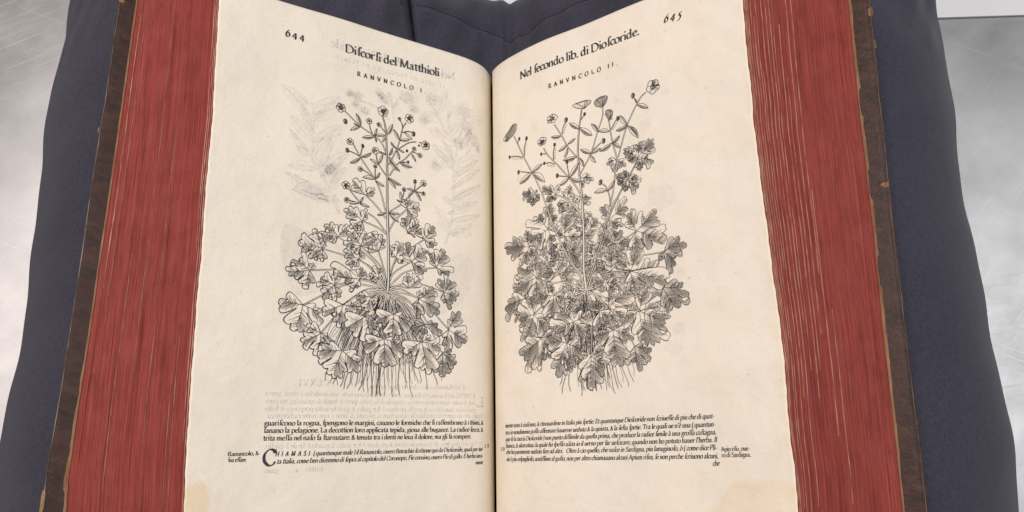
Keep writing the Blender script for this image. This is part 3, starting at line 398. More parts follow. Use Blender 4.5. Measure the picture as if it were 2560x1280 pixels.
# ---------------------------------------------------------------- cushion
XL, XR, YB, YF = -42.8, 44.9, 45.3, -26.0
def sstep(a): a = np.clip(a, 0, 1); return a*a*(3-2*a)
SEAMS = [[(-7.3,39.0),(-4,39.1),(-1.1,38.7),(.6,38.3),(1.8,37.8),(2.8,38.3),(4.4,38.9),(6.6,39.3),(10,39.7),(12,39.6),(14.5,40.3),(20,40.5)],
         [(-24,41.6),(-19.5,41.2),(-14,40.9),(-10.5,40.6),(-9.0,40.2),(-8.3,39.4),(-8.0,38.5)],[(-8.0,41.8),(-7.8,40.5),(-7.6,39.0),(-7.2,37.0),(-6.8,34.5),(-6.4,32.2)]]  # last path follows the fold groove, not stitching
SEAM_PTS = np.vstack([catmull(q, 6) for q in SEAMS])
def back_y(x): return YB+.35*np.sin(.35*x)+.0035*x*x
def cushion_z(x, y):
    side = np.where(x < 0, -1, 1); ax = np.abs(x)
    pl = np.where(side < 0, board_z(-1, ax), board_z(1, ax))-.62
    cap = 6.2-.008*(ax-24)**2
    k = 1.2; under = -k*np.log(np.exp(-pl/k)+np.exp(-cap/k))     # smooth minimum
    under = np.maximum(under, -4.1+.0*ax); 
    under = np.where(ax < 4, -4.1+.045*ax**2*0+np.maximum(0, under+4.1), under)
    wob = .5*np.sin(.21*y+.8*side)+.3*np.sin(.43*y+2*side)
    ex = np.where(x < 0, (x-XL-wob*.6), (XR-x+wob*.6))/15.0; eb = (back_y(x)-y)/6.5; ef = (y-YF)/9.0
    def rnd(e): e = np.clip(e, 0, 1); return np.sqrt(np.clip(1-(1-e)**2.3, 0, 1))
    m = rnd(ex)*rnd(eb)*rnd(ef)
    z = TZ-.2+(under-TZ+.2)*m
    back = np.clip((y-31)/6, 0, 1)
    z -= back*.9*np.exp(-((x-1.7-.02*(y-38))/.5)**2)+back*.7*np.exp(-((x-1.7)/2.2)**2)
    z -= np.clip((y-33)/3, 0, 1)*1.5*np.exp(-((x+7.6-.13*(40-y))/.26)**2)
    z += back*.55*np.exp(-((x+9.2)/1.0)**2)
    z += back*.22*np.sin(1.9*x+.12*y)*np.exp(-((x-3.5)/4)**2)
    d2 = np.full(np.shape(z), 1e9)
    for q in SEAM_PTS: d2 = np.minimum(d2, (x-q[0])**2+(y-q[1])**2)
    z -= .22*np.exp(-d2/.16)-.10*np.exp(-d2/1.6)
    z += back*(.16*np.sin(1.1*x+.5*y)+.12*np.sin(2.3*x-.9*y))
    z += .10*np.sin(.5*x+.33*y)+.06*np.sin(1.1*y-.4*x)
    return z
xs = np.unique(np.r_[np.linspace(XL-.7, -16, 100), np.linspace(-16, 16, 150), np.linspace(16, XR+.7, 105)]); ys = np.unique(np.r_[np.linspace(YF, 26, 80), np.linspace(26, YB, 90)])
GX, GY = np.meshgrid(xs, ys, indexing='ij'); GY = np.where(GY > 26, 26+(GY-26)*(back_y(GX)-26)/(YB-26), GY); GZ = cushion_z(GX, GY)
V = np.stack([GX, GY, GZ], -1).reshape(-1, 3); nx, ny = GX.shape; F = grid_faces(nx, ny)[:, ::-1].tolist()
# closed skirt down to the table
loop = [i*ny for i in range(nx)]+[(nx-1)*ny+j for j in range(1, ny)]+[i*ny+ny-1 for i in range(nx-2, -1, -1)]+[j for j in range(ny-2, 0, -1)]
ob = V[loop].copy(); ob[:, 2] = TZ-1.2; b0 = len(V); V = np.vstack([V, ob]); k = len(loop)
F += [(loop[i], b0+i, b0+(i+1) % k, loop[(i+1) % k]) for i in range(k)]; F.append(tuple(range(b0, b0+k))[::-1])
cush = empty("cushion", (0, 8*CM, TZ*CM)); tag(cush, "large slate blue fabric cushion cradling the open book", "cushion")
bpy.context.view_layer.update(); cinv = cush.matrix_world.inverted()
cv_ = mesh_obj("cushion_cover", V, F, M_cloth, None, None, True); cv_.parent = cush; cv_.matrix_parent_inverse = cinv
def seam_and_groove_shade(pts, r=.05):
    P = catmull(pts, 14); P = np.c_[P, cushion_z(P[:, 0], P[:, 1])+.01]; n = len(P); d = np.gradient(P[:, :2], axis=0); d /= np.linalg.norm(d, axis=1)[:, None]; nn = np.c_[-d[:, 1], d[:, 0], np.zeros(n)]
    Vv = np.stack([P-nn*r*1.3-[0, 0, .05], P-nn*r*.6+[0, 0, r*.7], P+nn*r*.6+[0, 0, r*.7], P+nn*r*1.3-[0, 0, .05]], 1).reshape(-1, 3)
    o = mesh_obj("seam_and_groove_shade", Vv, grid_faces(n, 4), M_thread, None, None, True); o.parent = cush; o.matrix_parent_inverse = cinv
for k, s in enumerate(SEAMS): seam_and_groove_shade(s, .16 if k == 2 else .05)  # the wide last one is a dark strip standing for shade in the groove
# a scrap of lint on the cushion
P = catmull([(-39.6,33.2),(-39.35,33.7),(-39.5,34.4),(-39.3,34.9)], 6); P = np.c_[P, cushion_z(P[:, 0], P[:, 1])+.05]; n = len(P)
Vv = np.stack([P+[-.07, 0, 0], P+[0, 0, .06], P+[.07, 0, 0]], 1).reshape(-1, 3)
tag(mesh_obj("lint", Vv, grid_faces(n, 3), M_lint), "tiny white lint thread lying on the cushion at upper left", "lint")

# ---------------------------------------------------------------- print: ribbons of ink laid on the paper
class Ink:
    def __init__(s): s.V = []; s.F = []; s.n = 0
    def ribbon(s, P, W):
        P = np.asarray(P, float); n = len(P)
        if n < 2: return
        d = np.gradient(P, axis=0); L = np.linalg.norm(d, axis=1)[:, None]; d = d/np.maximum(L, 1e-9); nn = np.c_[-d[:, 1], d[:, 0]]*(np.broadcast_to(np.asarray(W, float), (n,))[:, None]*.5)
        s.V.append(np.stack([P-nn, P+nn], 1).reshape(-1, 2)); i = s.n+2*np.arange(n-1)
        s.F.append(np.c_[i, i+2, i+3, i+1]); s.n += 2*n
    def poly(s, P):
        P = np.asarray(P, float); k = len(P); c = P.mean(0); s.V.append(np.vstack([P, c])); i = s.n+np.arange(k); j = s.n+(np.arange(k)+1) % k
        s.F.append(np.c_[i, j, np.full(k, s.n+k), np.full(k, s.n+k)]); s.n += k+1
    def build(s, name, side, mat, off):
        V = np.vstack(s.V); F = np.vstack(s.F); P = surf(side, np.maximum(side*V[:, 0], .02), V[:, 1], off)
        A = V[F[:, 1]]-V[F[:, 0]]; B = V[F[:, 2]]-V[F[:, 0]]; neg = A[:, 0]*B[:, 1]-A[:, 1]*B[:, 0] < 0
        F = np.where(neg[:, None], F[:, ::-1], F)
        FF = [tuple(dict.fromkeys(f)) for f in F.tolist()]
        FF = [f for f in FF if len(f) > 2]
        return child(mesh_obj(name, P, FF, mat), pages[side])
# ---- a cut roman letter built from pen strokes (x-height = 100)
GL = {
'a':(80,"s12,78,28,98,50,92,56,66,56,24,62,6,78,10;s56,58,28,48,10,26,22,4,42,8,56,24"),'b':(90,"f16,165,6;s16,70,40,98,72,86,82,48,68,10,40,0,16,14"),
'c':(72,"s66,78,50,97,24,88,10,48,24,10,48,2,68,18"),'d':(94,"s64,80,42,98,18,84,9,46,20,8,42,2,64,22;a68,165"),'e':(74,"s12,54,64,62,58,88,38,98,16,84,10,46,24,8,48,2,68,20"),
'f':(52,"s70,150,58,166,40,154,34,120,34,90;l34,100,34,4;h34,0;l10,97,62,97"),'g':(84,"s48,97,22,92,18,66,40,48,64,66,62,90,48,97;s30,50,14,36,30,20,64,14,78,-14,56,-42,24,-44,8,-24,24,4;l62,90,84,98"),
'h':(92,"a18,165;s18,70,42,97,64,92,70,60;l70,64,70,4;h70,0"),'i':(42,"a21,98;d21,146"),'l':(42,"a21,165"),'m':(136,"a18,98;s18,70,38,97,58,92,64,60;l64,64,64,4;h64,0;s64,70,84,97,104,92,110,60;l110,64,110,4;h110,0"),
'n':(92,"a18,98;s18,70,42,97,64,92,70,60;l70,64,70,4;h70,0"),'o':(88,"s43,98,16,86,9,48,20,10,45,1,71,14,79,52,67,88,43,98"),'p':(92,"e18,98,-56;s18,70,42,98,72,86,82,48,68,10,42,0,18,14"),
'q':(90,"s64,80,42,98,18,84,9,46,20,8,42,2,64,22;l66,98,66,-54;h66,-56"),'r':(66,"a19,98;s19,64,34,90,50,98,62,88"),'s':(66,"s56,80,42,97,20,92,16,72,36,54,58,36,54,10,32,1,12,16"),
't':(58,"s28,128,28,60,30,14,44,1,60,12;l8,97,58,97"),'u':(92,"s8,96,20,96,20,60,22,20,40,2,68,28;a70,98"),'v':(82,"l10,97,42,4;l42,4,72,97;h10,97;h72,97"),'x':(84,"l12,97,70,2;l70,97,12,2;h12,0;h70,0"),
'z':(78,"l12,97,66,97;l66,95,12,4;l12,3,68,3"),'ſ':(55,"s70,148,58,166,42,156,34,126,34,90;l34,100,34,4;h34,0;l18,98,34,92"),'&':(104,"s90,62,72,22,46,0,18,6,12,36,42,74,58,106,44,132,28,122,28,98,54,46,96,2"),
'A':(118,"l10,2,58,150;l58,150,106,2;l28,52,88,52;h10,0;h108,0"),'B':(98,"b20,0,150;s20,148,64,148,78,114,60,82,22,80;s44,80,84,74,90,30,62,2,20,2"),'C':(116,"s106,116,88,146,50,146,16,104,16,44,50,2,88,6,108,34;l106,148,106,112"),
'D':(134,"b20,0,150;s20,148,74,146,116,104,116,44,74,4,20,2"),'E':(98,"b20,0,150;l20,147,84,147;l84,150,84,124;l20,80,66,80;l66,94,66,64;l20,3,88,3;l88,0,90,30"),'H':(124,"b20,0,150;b104,0,150;l20,78,104,78"),
'I':(46,"b23,0,150"),'L':(96,"b20,0,150;l20,3,84,3;l84,0,88,36"),'M':(156,"l22,2,30,150;l30,150,78,6;l78,6,124,150;l126,150,132,2;h22,0;h132,0;h24,150;h130,150"),'N':(134,"l22,2,22,150;l16,150,110,4;l110,2,110,150;h22,0;h110,150;h16,150"),
'O':(142,"s72,150,30,134,12,76,30,16,70,0,112,16,130,74,112,134,72,150"),'P':(94,"b20,0,150;s20,148,70,148,84,112,66,74,22,70"),'R':(114,"b20,0,150;s20,148,70,148,84,112,66,76,22,74;l48,74,102,4;h106,0"),
'S':(92,"s76,126,54,150,24,140,20,108,48,82,78,54,74,14,44,0,14,24"),'T':(116,"b58,0,150;l8,146,108,146;l8,148,8,116;l108,148,108,116"),'V':(112,"l8,150,58,2;l58,2,104,150;h8,150;h104,150"),'X':(112,"l12,150,98,2;l98,150,12,2;h12,0;h98,0;h12,150;h98,150"),
'6':(92,"s74,148,36,112,14,60,24,10,50,0,78,26,74,70,48,88,20,64"),'4':(104,"l62,112,8,26;l6,24,98,24;l68,112,68,-18;h68,-20"),'5':(84,"l32,100,74,112;l32,100,26,54;s26,54,58,50,70,14,50,-28,14,-42"),'1':(46,"b23,0,100"),'0':(84,"s43,98,16,86,9,48,20,10,45,1,71,14,79,52,67,88,43,98"),
'.':(38,"d19,9"),',':(38,"d19,9;l25,6,12,-26"),':':(38,"d19,9;d19,80"),';':(38,"d19,80;d19,9;l25,6,12,-26"),'-':(54,"l6,44,50,52"),'(':(46,"s40,160,16,112,16,18,40,-34"),')':(46,"s8,160,32,112,32,18,8,-34"),"'":(34,"l20,162,14,122"),' ':(38,"")}
for ch, base in (('à','a'),('è','e'),('ò','o'),('ù','u')): GL[ch] = (GL[base][0], GL[base][1]+";l22,150,50,118")
NIB = math.radians(28)
WT = 1.0
def pen(ink, P, xf, thick=.25, thin=.10):
    thick, thin = thick*WT, thin*WT
    P = np.asarray(P, float); d = np.gradient(P, axis=0); a = np.arctan2(d[:, 1], d[:, 0]); W = np.sqrt((thick*np.sin(a-NIB))**2+thin**2)
    d = d/np.maximum(np.linalg.norm(d, axis=1)[:, None], 1e-9); nn = np.c_[-d[:, 1], d[:, 0]]*W[:, None]*.5
    A, B = xf(P-nn), xf(P+nn); n = len(P); ink.V.append(np.stack([A, B], 1).reshape(-1, 2)); i = ink.n+2*np.arange(n-1); ink.F.append(np.c_[i, i+2, i+3, i+1]); ink.n += 2*n
def glyph(ink, ch, xf, cap=1.0):
    for st in GL[ch][1].split(';'):
        if not st: continue
        k = st[0]; v = np.array([float(q) for q in st[1:].split(',')])/100
        if k == 's': pen(ink, catmull(v.reshape(-1, 2), 5), xf)
        elif k == 'l': P = v.reshape(-1, 2); pen(ink, np.array([P[0], P.mean(0), P[1]]), xf)
        elif k == 'd': an = np.linspace(0, 2*np.pi, 9)[:-1]; ink.poly(xf(np.c_[v[0]+.15*np.cos(an), v[1]+.15*np.sin(an)]))
        elif k == 'h': pen(ink, np.array([[v[0]-.17, v[1]+.02], [v[0], v[1]+.02], [v[0]+.17, v[1]+.02]]), xf, .1, .075)
        elif k in 'abef':
            x = v[0]; y0, y1 = {'a': (0, v[1]), 'b': (v[1], v[2]) if k == 'b' else (0, 0), 'e': (v[2], v[1]) if k == 'e' else (0, 0), 'f': (v[2] if k == 'f' else 0, v[1])}[k]
            pen(ink, np.array([[x, y0], [x, (y0+y1)/2], [x, y1]]), xf)
            if k != 'f': pen(ink, np.array([[x-.19, y0+.03], [x, y0+.03], [x+.19, y0+.03]]), xf, .1, .075)
            if k == 'b': pen(ink, np.array([[x-.19, y1-.03], [x, y1-.03], [x+.19, y1-.03]]), xf, .1, .075)
            else: pen(ink, np.array([[x-.2, y1-.14], [x-.1, y1-.07], [x+.04, y1-.02]]), xf, .12, .085)
def text_line(txt, side, u0, t0, u1, t1, xh, style, ghost):
    global WT; WT = 1.3 if txt.startswith('6') else 1.06 if xh > .3 else (1.45 if txt.isupper() else 1.1)
    ink = Ink(); D = np.array([u1-u0, t1-t0]); L = np.linalg.norm(D); ex = D/L; ey = np.array([-ex[1], ex[0]])
    if ghost: ey = -ey
    adv = [GL[c][0]/100*(.86 if style == 'i' else 1) for c in txt]; nat = sum(adv)*xh; kx = 1.0; tr = 0.0
    if nat < L*.80 and len(txt) > 1 and (txt.upper() == txt): tr = (L-nat)/(len(txt)-1)
    else: kx = L/nat
    x = 0.0
    for c, a in zip(txt, adv):
        jy = rng.gauss(0, .012)*xh; sx = kx*(.86 if style == 'i' else 1); sl = .22 if style == 'i' else 0; o = np.array([u0, t0])
        def xf(P, x=x, jy=jy): return o+np.outer(x+P[:, 0]*xh*sx+P[:, 1]*xh*sl*min(kx, 1), ex)+np.outer(P[:, 1]*xh+jy, ey)
        if c != ' ': glyph(ink, c, xf)
        x += a*xh*kx+tr
    return ink
# ---- woodcuts: outlines, veins and hatching with nearer shapes covering farther ones
def pip(P, poly):
    x, y = P[:, 0:1], P[:, 1:2]; x0, y0 = poly[:, 0], poly[:, 1]; x1, y1 = np.roll(x0, -1), np.roll(y0, -1)
    c = ((y0 > y) != (y1 > y)) & (x < (x1-x0)*(y-y0)/np.where(y1 == y0, 1e-9, y1-y0)+x0)
    return (c.sum(1) % 2) == 1
class Cut:
    def __init__(s): s.shapes = []
    def add(s, poly, strokes): s.shapes.append((None if poly is None else np.asarray(poly, float), strokes))
    def render(s):
        ink = Ink()
        for i, (poly, strokes) in enumerate(s.shapes):
            if not strokes: continue
            R = []
            for P, W, own in strokes:
                P = np.asarray(P, float); seg = np.r_[0, np.cumsum(np.linalg.norm(np.diff(P, axis=0), axis=1))]; n = max(3, int(seg[-1]/.055)+1)
                q = np.linspace(0, seg[-1], n); Wb = np.broadcast_to(np.asarray(W, float), (len(P),))
                R.append((np.c_[np.interp(q, seg, P[:, 0]), np.interp(q, seg, P[:, 1])], np.interp(q, seg, Wb), own))
            A = np.vstack([r[0] for r in R]); keep = np.ones(len(A), bool); own = np.concatenate([np.full(len(r[0]), r[2]) for r in R])
            if poly is not None and own.any(): k = np.where(own)[0]; keep[k] &= pip(A[k], poly)
            lo, hi = A.min(0), A.max(0)
            for pj, _ in s.shapes[i+1:]:
                if pj is None or (pj.min(0) > hi).any() or (pj.max(0) < lo).any(): continue
                k = np.where(keep & (A > pj.min(0)).all(1) & (A < pj.max(0)).all(1))[0]
                if len(k): keep[k] &= ~pip(A[k], pj)
            p = 0
            for P, W, _ in R:
                m = keep[p:p+len(P)]; p += len(P); idx = np.where(m)[0]
                if len(idx) < 2: continue
                for run in np.split(idx, np.where(np.diff(idx) > 1)[0]+1):
                    if len(run) > 1: ink.ribbon(P[run], W[run])
        return ink
def leaf(cut, base, tips, tone, serr, lw):
    """a lobed leaf: tips that lie close together are the teeth of one lobe"""
    if serr and lw > .03: tone = max(tone, 1) if np.linalg.norm(np.array(tips, float)-np.array(base, float), axis=1).mean() > 85 else 0
    B = np.array(base, float)/100; v = (np.array(tips, float)/100-B)*1.04; ang = np.arctan2(v[:, 1], v[:, 0]); o = np.argsort(ang); v, ang = v[o], ang[o]
    gap = np.diff(np.r_[ang, ang[0]+2*np.pi]); o = np.roll(np.arange(len(v)), -(int(np.argmax(gap))+1)); v, ang = v[o], np.unwrap(ang[o]); L = np.linalg.norm(v, axis=1)
    lobes = [[0]]
    for i in range(1, len(v)):
        if ang[i]-ang[lobes[-1][0]] < 1.05 and ang[i]-ang[i-1] < .60: lobes[-1].append(i)
        else: lobes.append([i])
    lobes = [[(ang[i], L[i]) for i in lb] for lb in lobes]; full = []
    for lb in lobes:
        if len(lb) == 1: a, r = lb[0]; lb = [(a-.36, r*.84), (a, r), (a+.36, r*.84)] if not serr else [(a-.40, r*.74), (a-.20, r*.90), (a, r), (a+.20, r*.90), (a+.40, r*.74)]
        elif len(lb) == 2: (a, r), (b, q) = lb; lb = [(a-.24, r*.80), (a, r), (b, q), (b+.24, q*.80)]
        full.append(lb)
    pol = lambda a, r: B+np.array([math.cos(a), math.sin(a)])*r
    pts = [B+np.array([math.cos(full[0][0][0]), math.sin(full[0][0][0])])*.03]; mid = []
    for k, lb in enumerate(full):
        a0, r0 = lb[0]; a1, r1 = lb[-1]; nxt = full[k+1][0][0] if k+1 < len(full) else a1+1.0; prv = full[k-1][-1][0] if k else a0-1.0
        pts.append(pol(a0-min(.26, max(.03, (a0-prv)*.40)), r0*.70))
        for n, (a, r) in enumerate(lb):
            e0 = (a-lb[n-1][0])*.36 if n else .17; e1 = (lb[n+1][0]-a)*.36 if n+1 < len(lb) else .17; tp = .955 if not serr else .93; pts += [pol(a-min(e0, .22), r*tp), pol(a, r), pol(a+min(e1, .22), r*tp)]
            if n+1 < len(lb): b, q = lb[n+1]; pts.append(pol((a+b)/2, min(r, q)*(.965-(.20 if serr else .15)*min(1, (b-a)/.6))))
        pts.append(pol(a1+min(.26, max(.03, (nxt-a1)*.40)), r1*.70))
        if k+1 < len(full): b, q = full[k+1][0]; pts.append(pol((a1+b)/2, min(r1, q)*(.62-.34*min(1, max(0, (b-a1-.15)/.5)))))
        mid.append(((a0+a1)/2, max(r for _, r in lb), a1-a0, lb))
    pts.append(B+np.array([math.cos(full[-1][-1][0]), math.sin(full[-1][-1][0])])*.03)
    O = catmull_closed(pts, 5)
    if serr:
        c = O-B; r = np.linalg.norm(c, axis=1); k = np.arange(len(O)); O = O+c/np.maximum(r, 1e-6)[:, None]*(np.where(k % 4 < 2, .030, -.022)*np.clip((r-.25)/.5, 0, 1))[:, None]
    S = []; ph = rng.uniform(0, 6); k = np.arange(len(O)+1); OW = np.vstack([O, O[:1]]); dn = OW-B; lr = (dn[:, 0]*-.5-dn[:, 1]*.6)/np.maximum(np.linalg.norm(dn, axis=1), 1e-6)
    S.append((OW, lw*(1.0+.30*lr+.25*np.sin(k*.37+ph)), False))
    for a, R, spread, lb in mid:
        d = np.array([math.cos(a), math.sin(a)]); nn = np.array([-d[1], d[0]]); bend = rng.uniform(-.05, .05)*R
        tt = np.linspace(0, .84, 9)[:, None]; S.append((B+d*R*tt+nn*bend*np.sin(np.pi*tt), np.linspace(lw*1.0, lw*.35, 9), True))
        for (b, r) in lb:
            if abs(b-a) > .08: p0 = pol(a, R*.42); p1 = pol(b, r*.86); S.append((np.array([p0, (p0+p1)/2+d*.03, p1]), [lw*.75, lw*.6, lw*.3], True))
        if serr and R > .8:
            for q in (.32, .48, .64):
                for sd in (-1, 1): p = B+d*R*(q+rng.uniform(-.04, .04)); S.append((np.array([p, p+(d*.7+nn*sd*.75)*R*.26]), [lw*.6, lw*.25], True))
        shade = 1 if (nn[0]*.6-nn[1]*.8) > 0 else -1; half = R*(.16+.5*min(spread, .9)); step = (.070, .062, .072)[tone]*(2.4 if R < .8 else 1)
        for q in np.arange(.14, .94, step/R):
            if rng.random() > q*2.2+.15: continue
            for sd in (shade, -shade):
                if sd != shade and rng.random() < (.65, .25, .1)[tone]: continue
                if tone == 0 and q > .80 and rng.random() < .7: continue
                ln = half*rng.uniform(.55, 1.05)*(1.0 if sd == shade else .55)*(.75 if tone == 0 else 1)
                p = B+d*R*q; S.append((np.array([p, p+(d*.5+nn*sd*.87)*ln]), [.031, .015], True))
    if tone == 2:
        th = rng.uniform(-.3, .9); e = np.array([math.cos(th), math.sin(th)]); f = np.array([-e[1], e[0]]); R = L.max()
        for q in np.arange(-R, R, .10): S.append((np.array([B+f*q-e*R, B+f*q+e*R]), .024, True))
    cut.add(O, S)
def stem(cut, pts, w0, w1, lw):
    P = catmull(np.array(pts, float)/100, 8); n = len(P); W = np.linspace(w0, w1, n)*.9+.015; d = np.gradient(P, axis=0); d /= np.maximum(np.linalg.norm(d, axis=1)[:, None], 1e-9); nn = np.c_[-d[:, 1], d[:, 0]]
    a, b = P+nn*W[:, None]*.5, P-nn*W[:, None]*.5; S = [(a, lw, False), (b, lw*1.25, False)]
    if w1 > .11:
        for o_ in (.18, .32): S.append((P-nn*W[:, None]*o_*(1 if nn[:, 0].mean() < 0 else -1), lw*.45, False))
    cut.add(np.vstack([a, b[::-1]]), S)
def lance(cut, a, b, wf, lw, hatch=True):
    a, b = np.array(a, float)/100, np.array(b, float)/100; d = b-a; L = np.linalg.norm(d); d /= L; nn = np.array([-d[1], d[0]]); w_ = max(.055, wf*L); bn = rng.uniform(-.08, .08)*L
    tt = np.array([0, .15, .35, .6, .82, 1.0]); ww = np.array([.15, .55, .95, 1, .6, 0])*w_
    c = a+d*L*tt[:, None]+nn*(bn*np.sin(np.pi*tt))[:, None]; O = np.vstack([catmull(c+nn*ww[:, None], 4), catmull((c-nn*ww[:, None])[::-1], 4)])
    S = [(np.vstack([O, O[:1]]), lw, False), (c, lw*.8, False)]; sd = 1 if nn[0]-nn[1] > 0 else -1
    for q in np.arange(.12, .85 if hatch else .1, .05/L): p = a+d*L*q; S.append((np.array([p, p+(d*.6+nn*sd)*w_*1.1]), .024, True))
    cut.add(O, S)
def flower(cut, c, rx, ry, lw, n=5):
    c = np.array(c, float)/100; ph = rng.uniform(0, 6); an = np.linspace(0, 2*np.pi, 60)
    r = .80+.2*np.abs(np.sin(n*.5*(an+ph))); O = c+np.c_[np.cos(an)*rx*r, np.sin(an)*ry*r]; S = [(O, lw, False)]
    for k in range(n):
        a = ph*-1+2*np.pi*k/n; e = np.array([math.cos(a)*rx, math.sin(a)*ry]); S.append((np.array([c+e*.3, c+e*.8]), lw*.7, False))
    big = rx > .3
    S.append((c+np.c_[np.cos(an)*rx*.32, np.sin(an)*ry*.32], lw*.9, False))
    for k in range(46 if big else 16):
        a = rng.uniform(0, 6.28); e = np.array([math.cos(a)*rx, math.sin(a)*ry]); r0 = rng.uniform(.0, .3); r1 = r0+rng.uniform(.15, .45)
        if math.cos(a-ph) < -.2: r1 = min(.92, r1+.35)
        S.append((np.array([c+e*r0, c+e*r1]), .03, False))
    cut.add(O[:-1], S)
def bud(cut, c, r, lw):
    c = np.array(c, float)/100; an = np.linspace(0, 2*np.pi, 20); th = rng.uniform(-.5, .5); O = c+np.c_[np.cos(an)*r*.7+np.sin(an)*r*.25*th, np.sin(an)*r]
    S = [(O, lw, False)]+[(np.array([c+[x*r, -r*.8], c+[x*r*1.1+.01, r*.8]]), .03, True) for x in (-.3, -.1, .1, .25, .4)]
    cut.add(O[:-1], S)
def roots(cut, crown, ends, n_extra, lw):
    C = np.array(crown, float)/100; E = np.array(ends, float)/100
    lo, hi = E[:, 0].min(), E[:, 0].max()
    S = []
    allE = [(e, 1) for e in E]
    for _ in range(n_extra):
        e = E[rng.randrange(len(E))]+[rng.uniform(-.5, .5), rng.uniform(.1, 2.6)]; allE.append((e, 0))
    for e, main in allE:
        x0 = C[0]+(e[0]-C[0])*.24+rng.uniform(-.45, .45); p0 = np.array([x0, C[1]-rng.uniform(.3, 1.2)]); m = (p0+e)/2+[(e[0]-C[0])*.12+rng.uniform(-.2, .2), rng.uniform(0, .5)]
        q = e*.75+m*.25+[rng.uniform(-.09, .09), 0]; P = catmull([p0, m, q, e], 8); aw = np.linspace(0, 1, len(P)); P = P+np.c_[.07*aw*np.sin(aw*rng.uniform(7, 13)+rng.uniform(0, 6)), np.zeros(len(P))]; W = np.linspace(lw*.8, lw*(1.1 if main else .7), len(P)); W[-1] *= .4
        S.append((P, W, False))
        if main and rng.random() < .4: S.append((P+[.05, 0], np.linspace(lw*.6, lw*.2, len(P)), False))
    cut.add(None, S)
def mass(cut, poly, step, n_dir):
    O = np.array(poly, float)/100; c = O.mean(0); R = np.linalg.norm(O-c, axis=1).max(); S = []
    for th in (1.25, .5)[:n_dir]:
        e = np.array([math.cos(th), math.sin(th)]); f = np.array([-e[1], e[0]])
        for q in np.arange(-R, R, step): S.append((np.array([c+f*q-e*R, c+f*q+e*R]), .028*rng.uniform(.7, 1.2), True))
    k = len(cut.shapes); cut.add(catmull_closed(O, 5), S)
def petioles(cut, crown, leaves, lw, wmax):
    C = np.array(crown, float); 
    for b, t, tone in leaves:
        b = np.array(b, float); d = b-C; L = np.linalg.norm(d)
        if L < 60: continue
        up = np.array([-d[1], d[0]])/L*(1 if d[0] < 0 else -1)*-1; bow = .14*L*(1 if abs(d[0]) > .3*L else .3)
        m = (C+b)/2+up*bow; m1 = C+(m-C)*.5+up*bow*.25; stem(cut, [C+[rng.uniform(-8, 8), rng.uniform(-8, 8)], m1, m, b], wmax, wmax*.6, lw)
random_state = 3; rng.seed(random_state)
c1 = Cut(); mass(c1, M1, .12, 1); roots(c1, C1, R1, 46, .038); petioles(c1, C1, [l for l in L1 if l[0][1] < C1[1]+480], .03, .11)
for p, a, b in S1[1:]: stem(c1, p, a, b, .032)
for a, b in B1: lance(c1, a, b, .13, .036)
for p, a, b in F1: flower(c1, p, a, b, .048)
for p, a in D1: bud(c1, p, a, .05)
for b, t, tone in L1: leaf(c1, b, t, tone, False, .052)
stem(c1, *S1[0], .036)
w1 = c1.render().build("woodcut", -1, M_ink, .016); tag(w1, "black woodcut of a buttercup with lobed leaves and fibrous roots")
c2 = Cut(); _o = np.array(M2, float)/100; _lo, _hi = _o.min(0), _o.max(0)
for _ in range(130):
    p = np.array([rng.uniform(_lo[0], _hi[0]), rng.uniform(_lo[1], _hi[1])])
    if not pip(p[None], _o)[0]: continue
    a0 = rng.uniform(0, 6.28); leaf(c2, p*100, [(p+np.array([math.cos(a0+k*.75), math.sin(a0+k*.75)])*rng.uniform(.75, 1.15))*100 for k in range(6)], 0, True, .024)
roots(c2, C2, R2, 24, .036); petioles(c2, C2, [l for l in L2 if l[0][1] < C2[1]+420 and math.dist(l[0], C2) > 330], .026, .10)
for b, t, tone in L2: leaf(c2, b, t, tone, True, .040)
for p, a, b in S2: stem(c2, p, a, b, .030)
for a, b in B2: lance(c2, a, b, .15, .036)
for a, b in T2:
    a, b = np.array(a, float)/100, np.array(b, float)/100; d = b-a; nn = np.array([-d[1], d[0]])/np.linalg.norm(d); nn = nn if nn[0]-nn[1] > 0 else -nn
    c2.add(None, [(np.array([a+d*q, a+d*q+nn*.14-d*.03]), [.05, .02], False) for q in np.linspace(.1, .85, 6)])
for p, a, b in F2: flower(c2, p, a, b, .05)
for p, a in D2: bud(c2, p, a, .045)
for P, tone in K2:
    O = catmull_closed(np.array(P, float)/100, 5); c = O.mean(0); S = [(np.vstack([O, O[:1]]), .05, False)]
    for q in np.arange(-.6, .6, .07 if tone else .16): S.append((np.array([c+[q-.1, -.6], c+[q+.12, .6]]), .03 if tone else .02, True))
    b0 = O[np.argmin(O[:, 1])]
    for fr in (.12, .30, .48, .64): S.append((catmull([b0, (b0+O[int(fr*len(O))])/2+[.03, .05], O[int(fr*len(O))]], 6), .035, True))
    S.append((catmull_closed(np.array(P, float)/100*.62+c*.38+[0, .06], 5)[:26], .03, True)); c2.add(O, S)
    c2.add(None, [(np.array([b0+[q, .03], b0+[q*1.6, -.10]]), .035, False) for q in (-.12, -.06, 0, .06, .12)])
w2 = c2.render().build("woodcut", 1, M_ink, .016); tag(w2, "black woodcut of a leafy buttercup with toothed leaves and open flowers")
# small ink specks on both pages
for side in (-1, 1):
    ink = Ink()
    for _ in range(70):
        c = np.array([side*rng.uniform(2, 23.5), rng.uniform(-4, 30)]); r = rng.choice([.012, .015, .02, .03]); an = np.linspace(0, 6.28, 7)[:-1]; ink.poly(c+np.c_[np.cos(an)*r*rng.uniform(.6, 1.6), np.sin(an)*r])
    sp0 = ink.build("ink_speck", side, mat_ghost("faint_speck", .75, (.16, .13, .11)), .012); tag(sp0, kind="stuff")
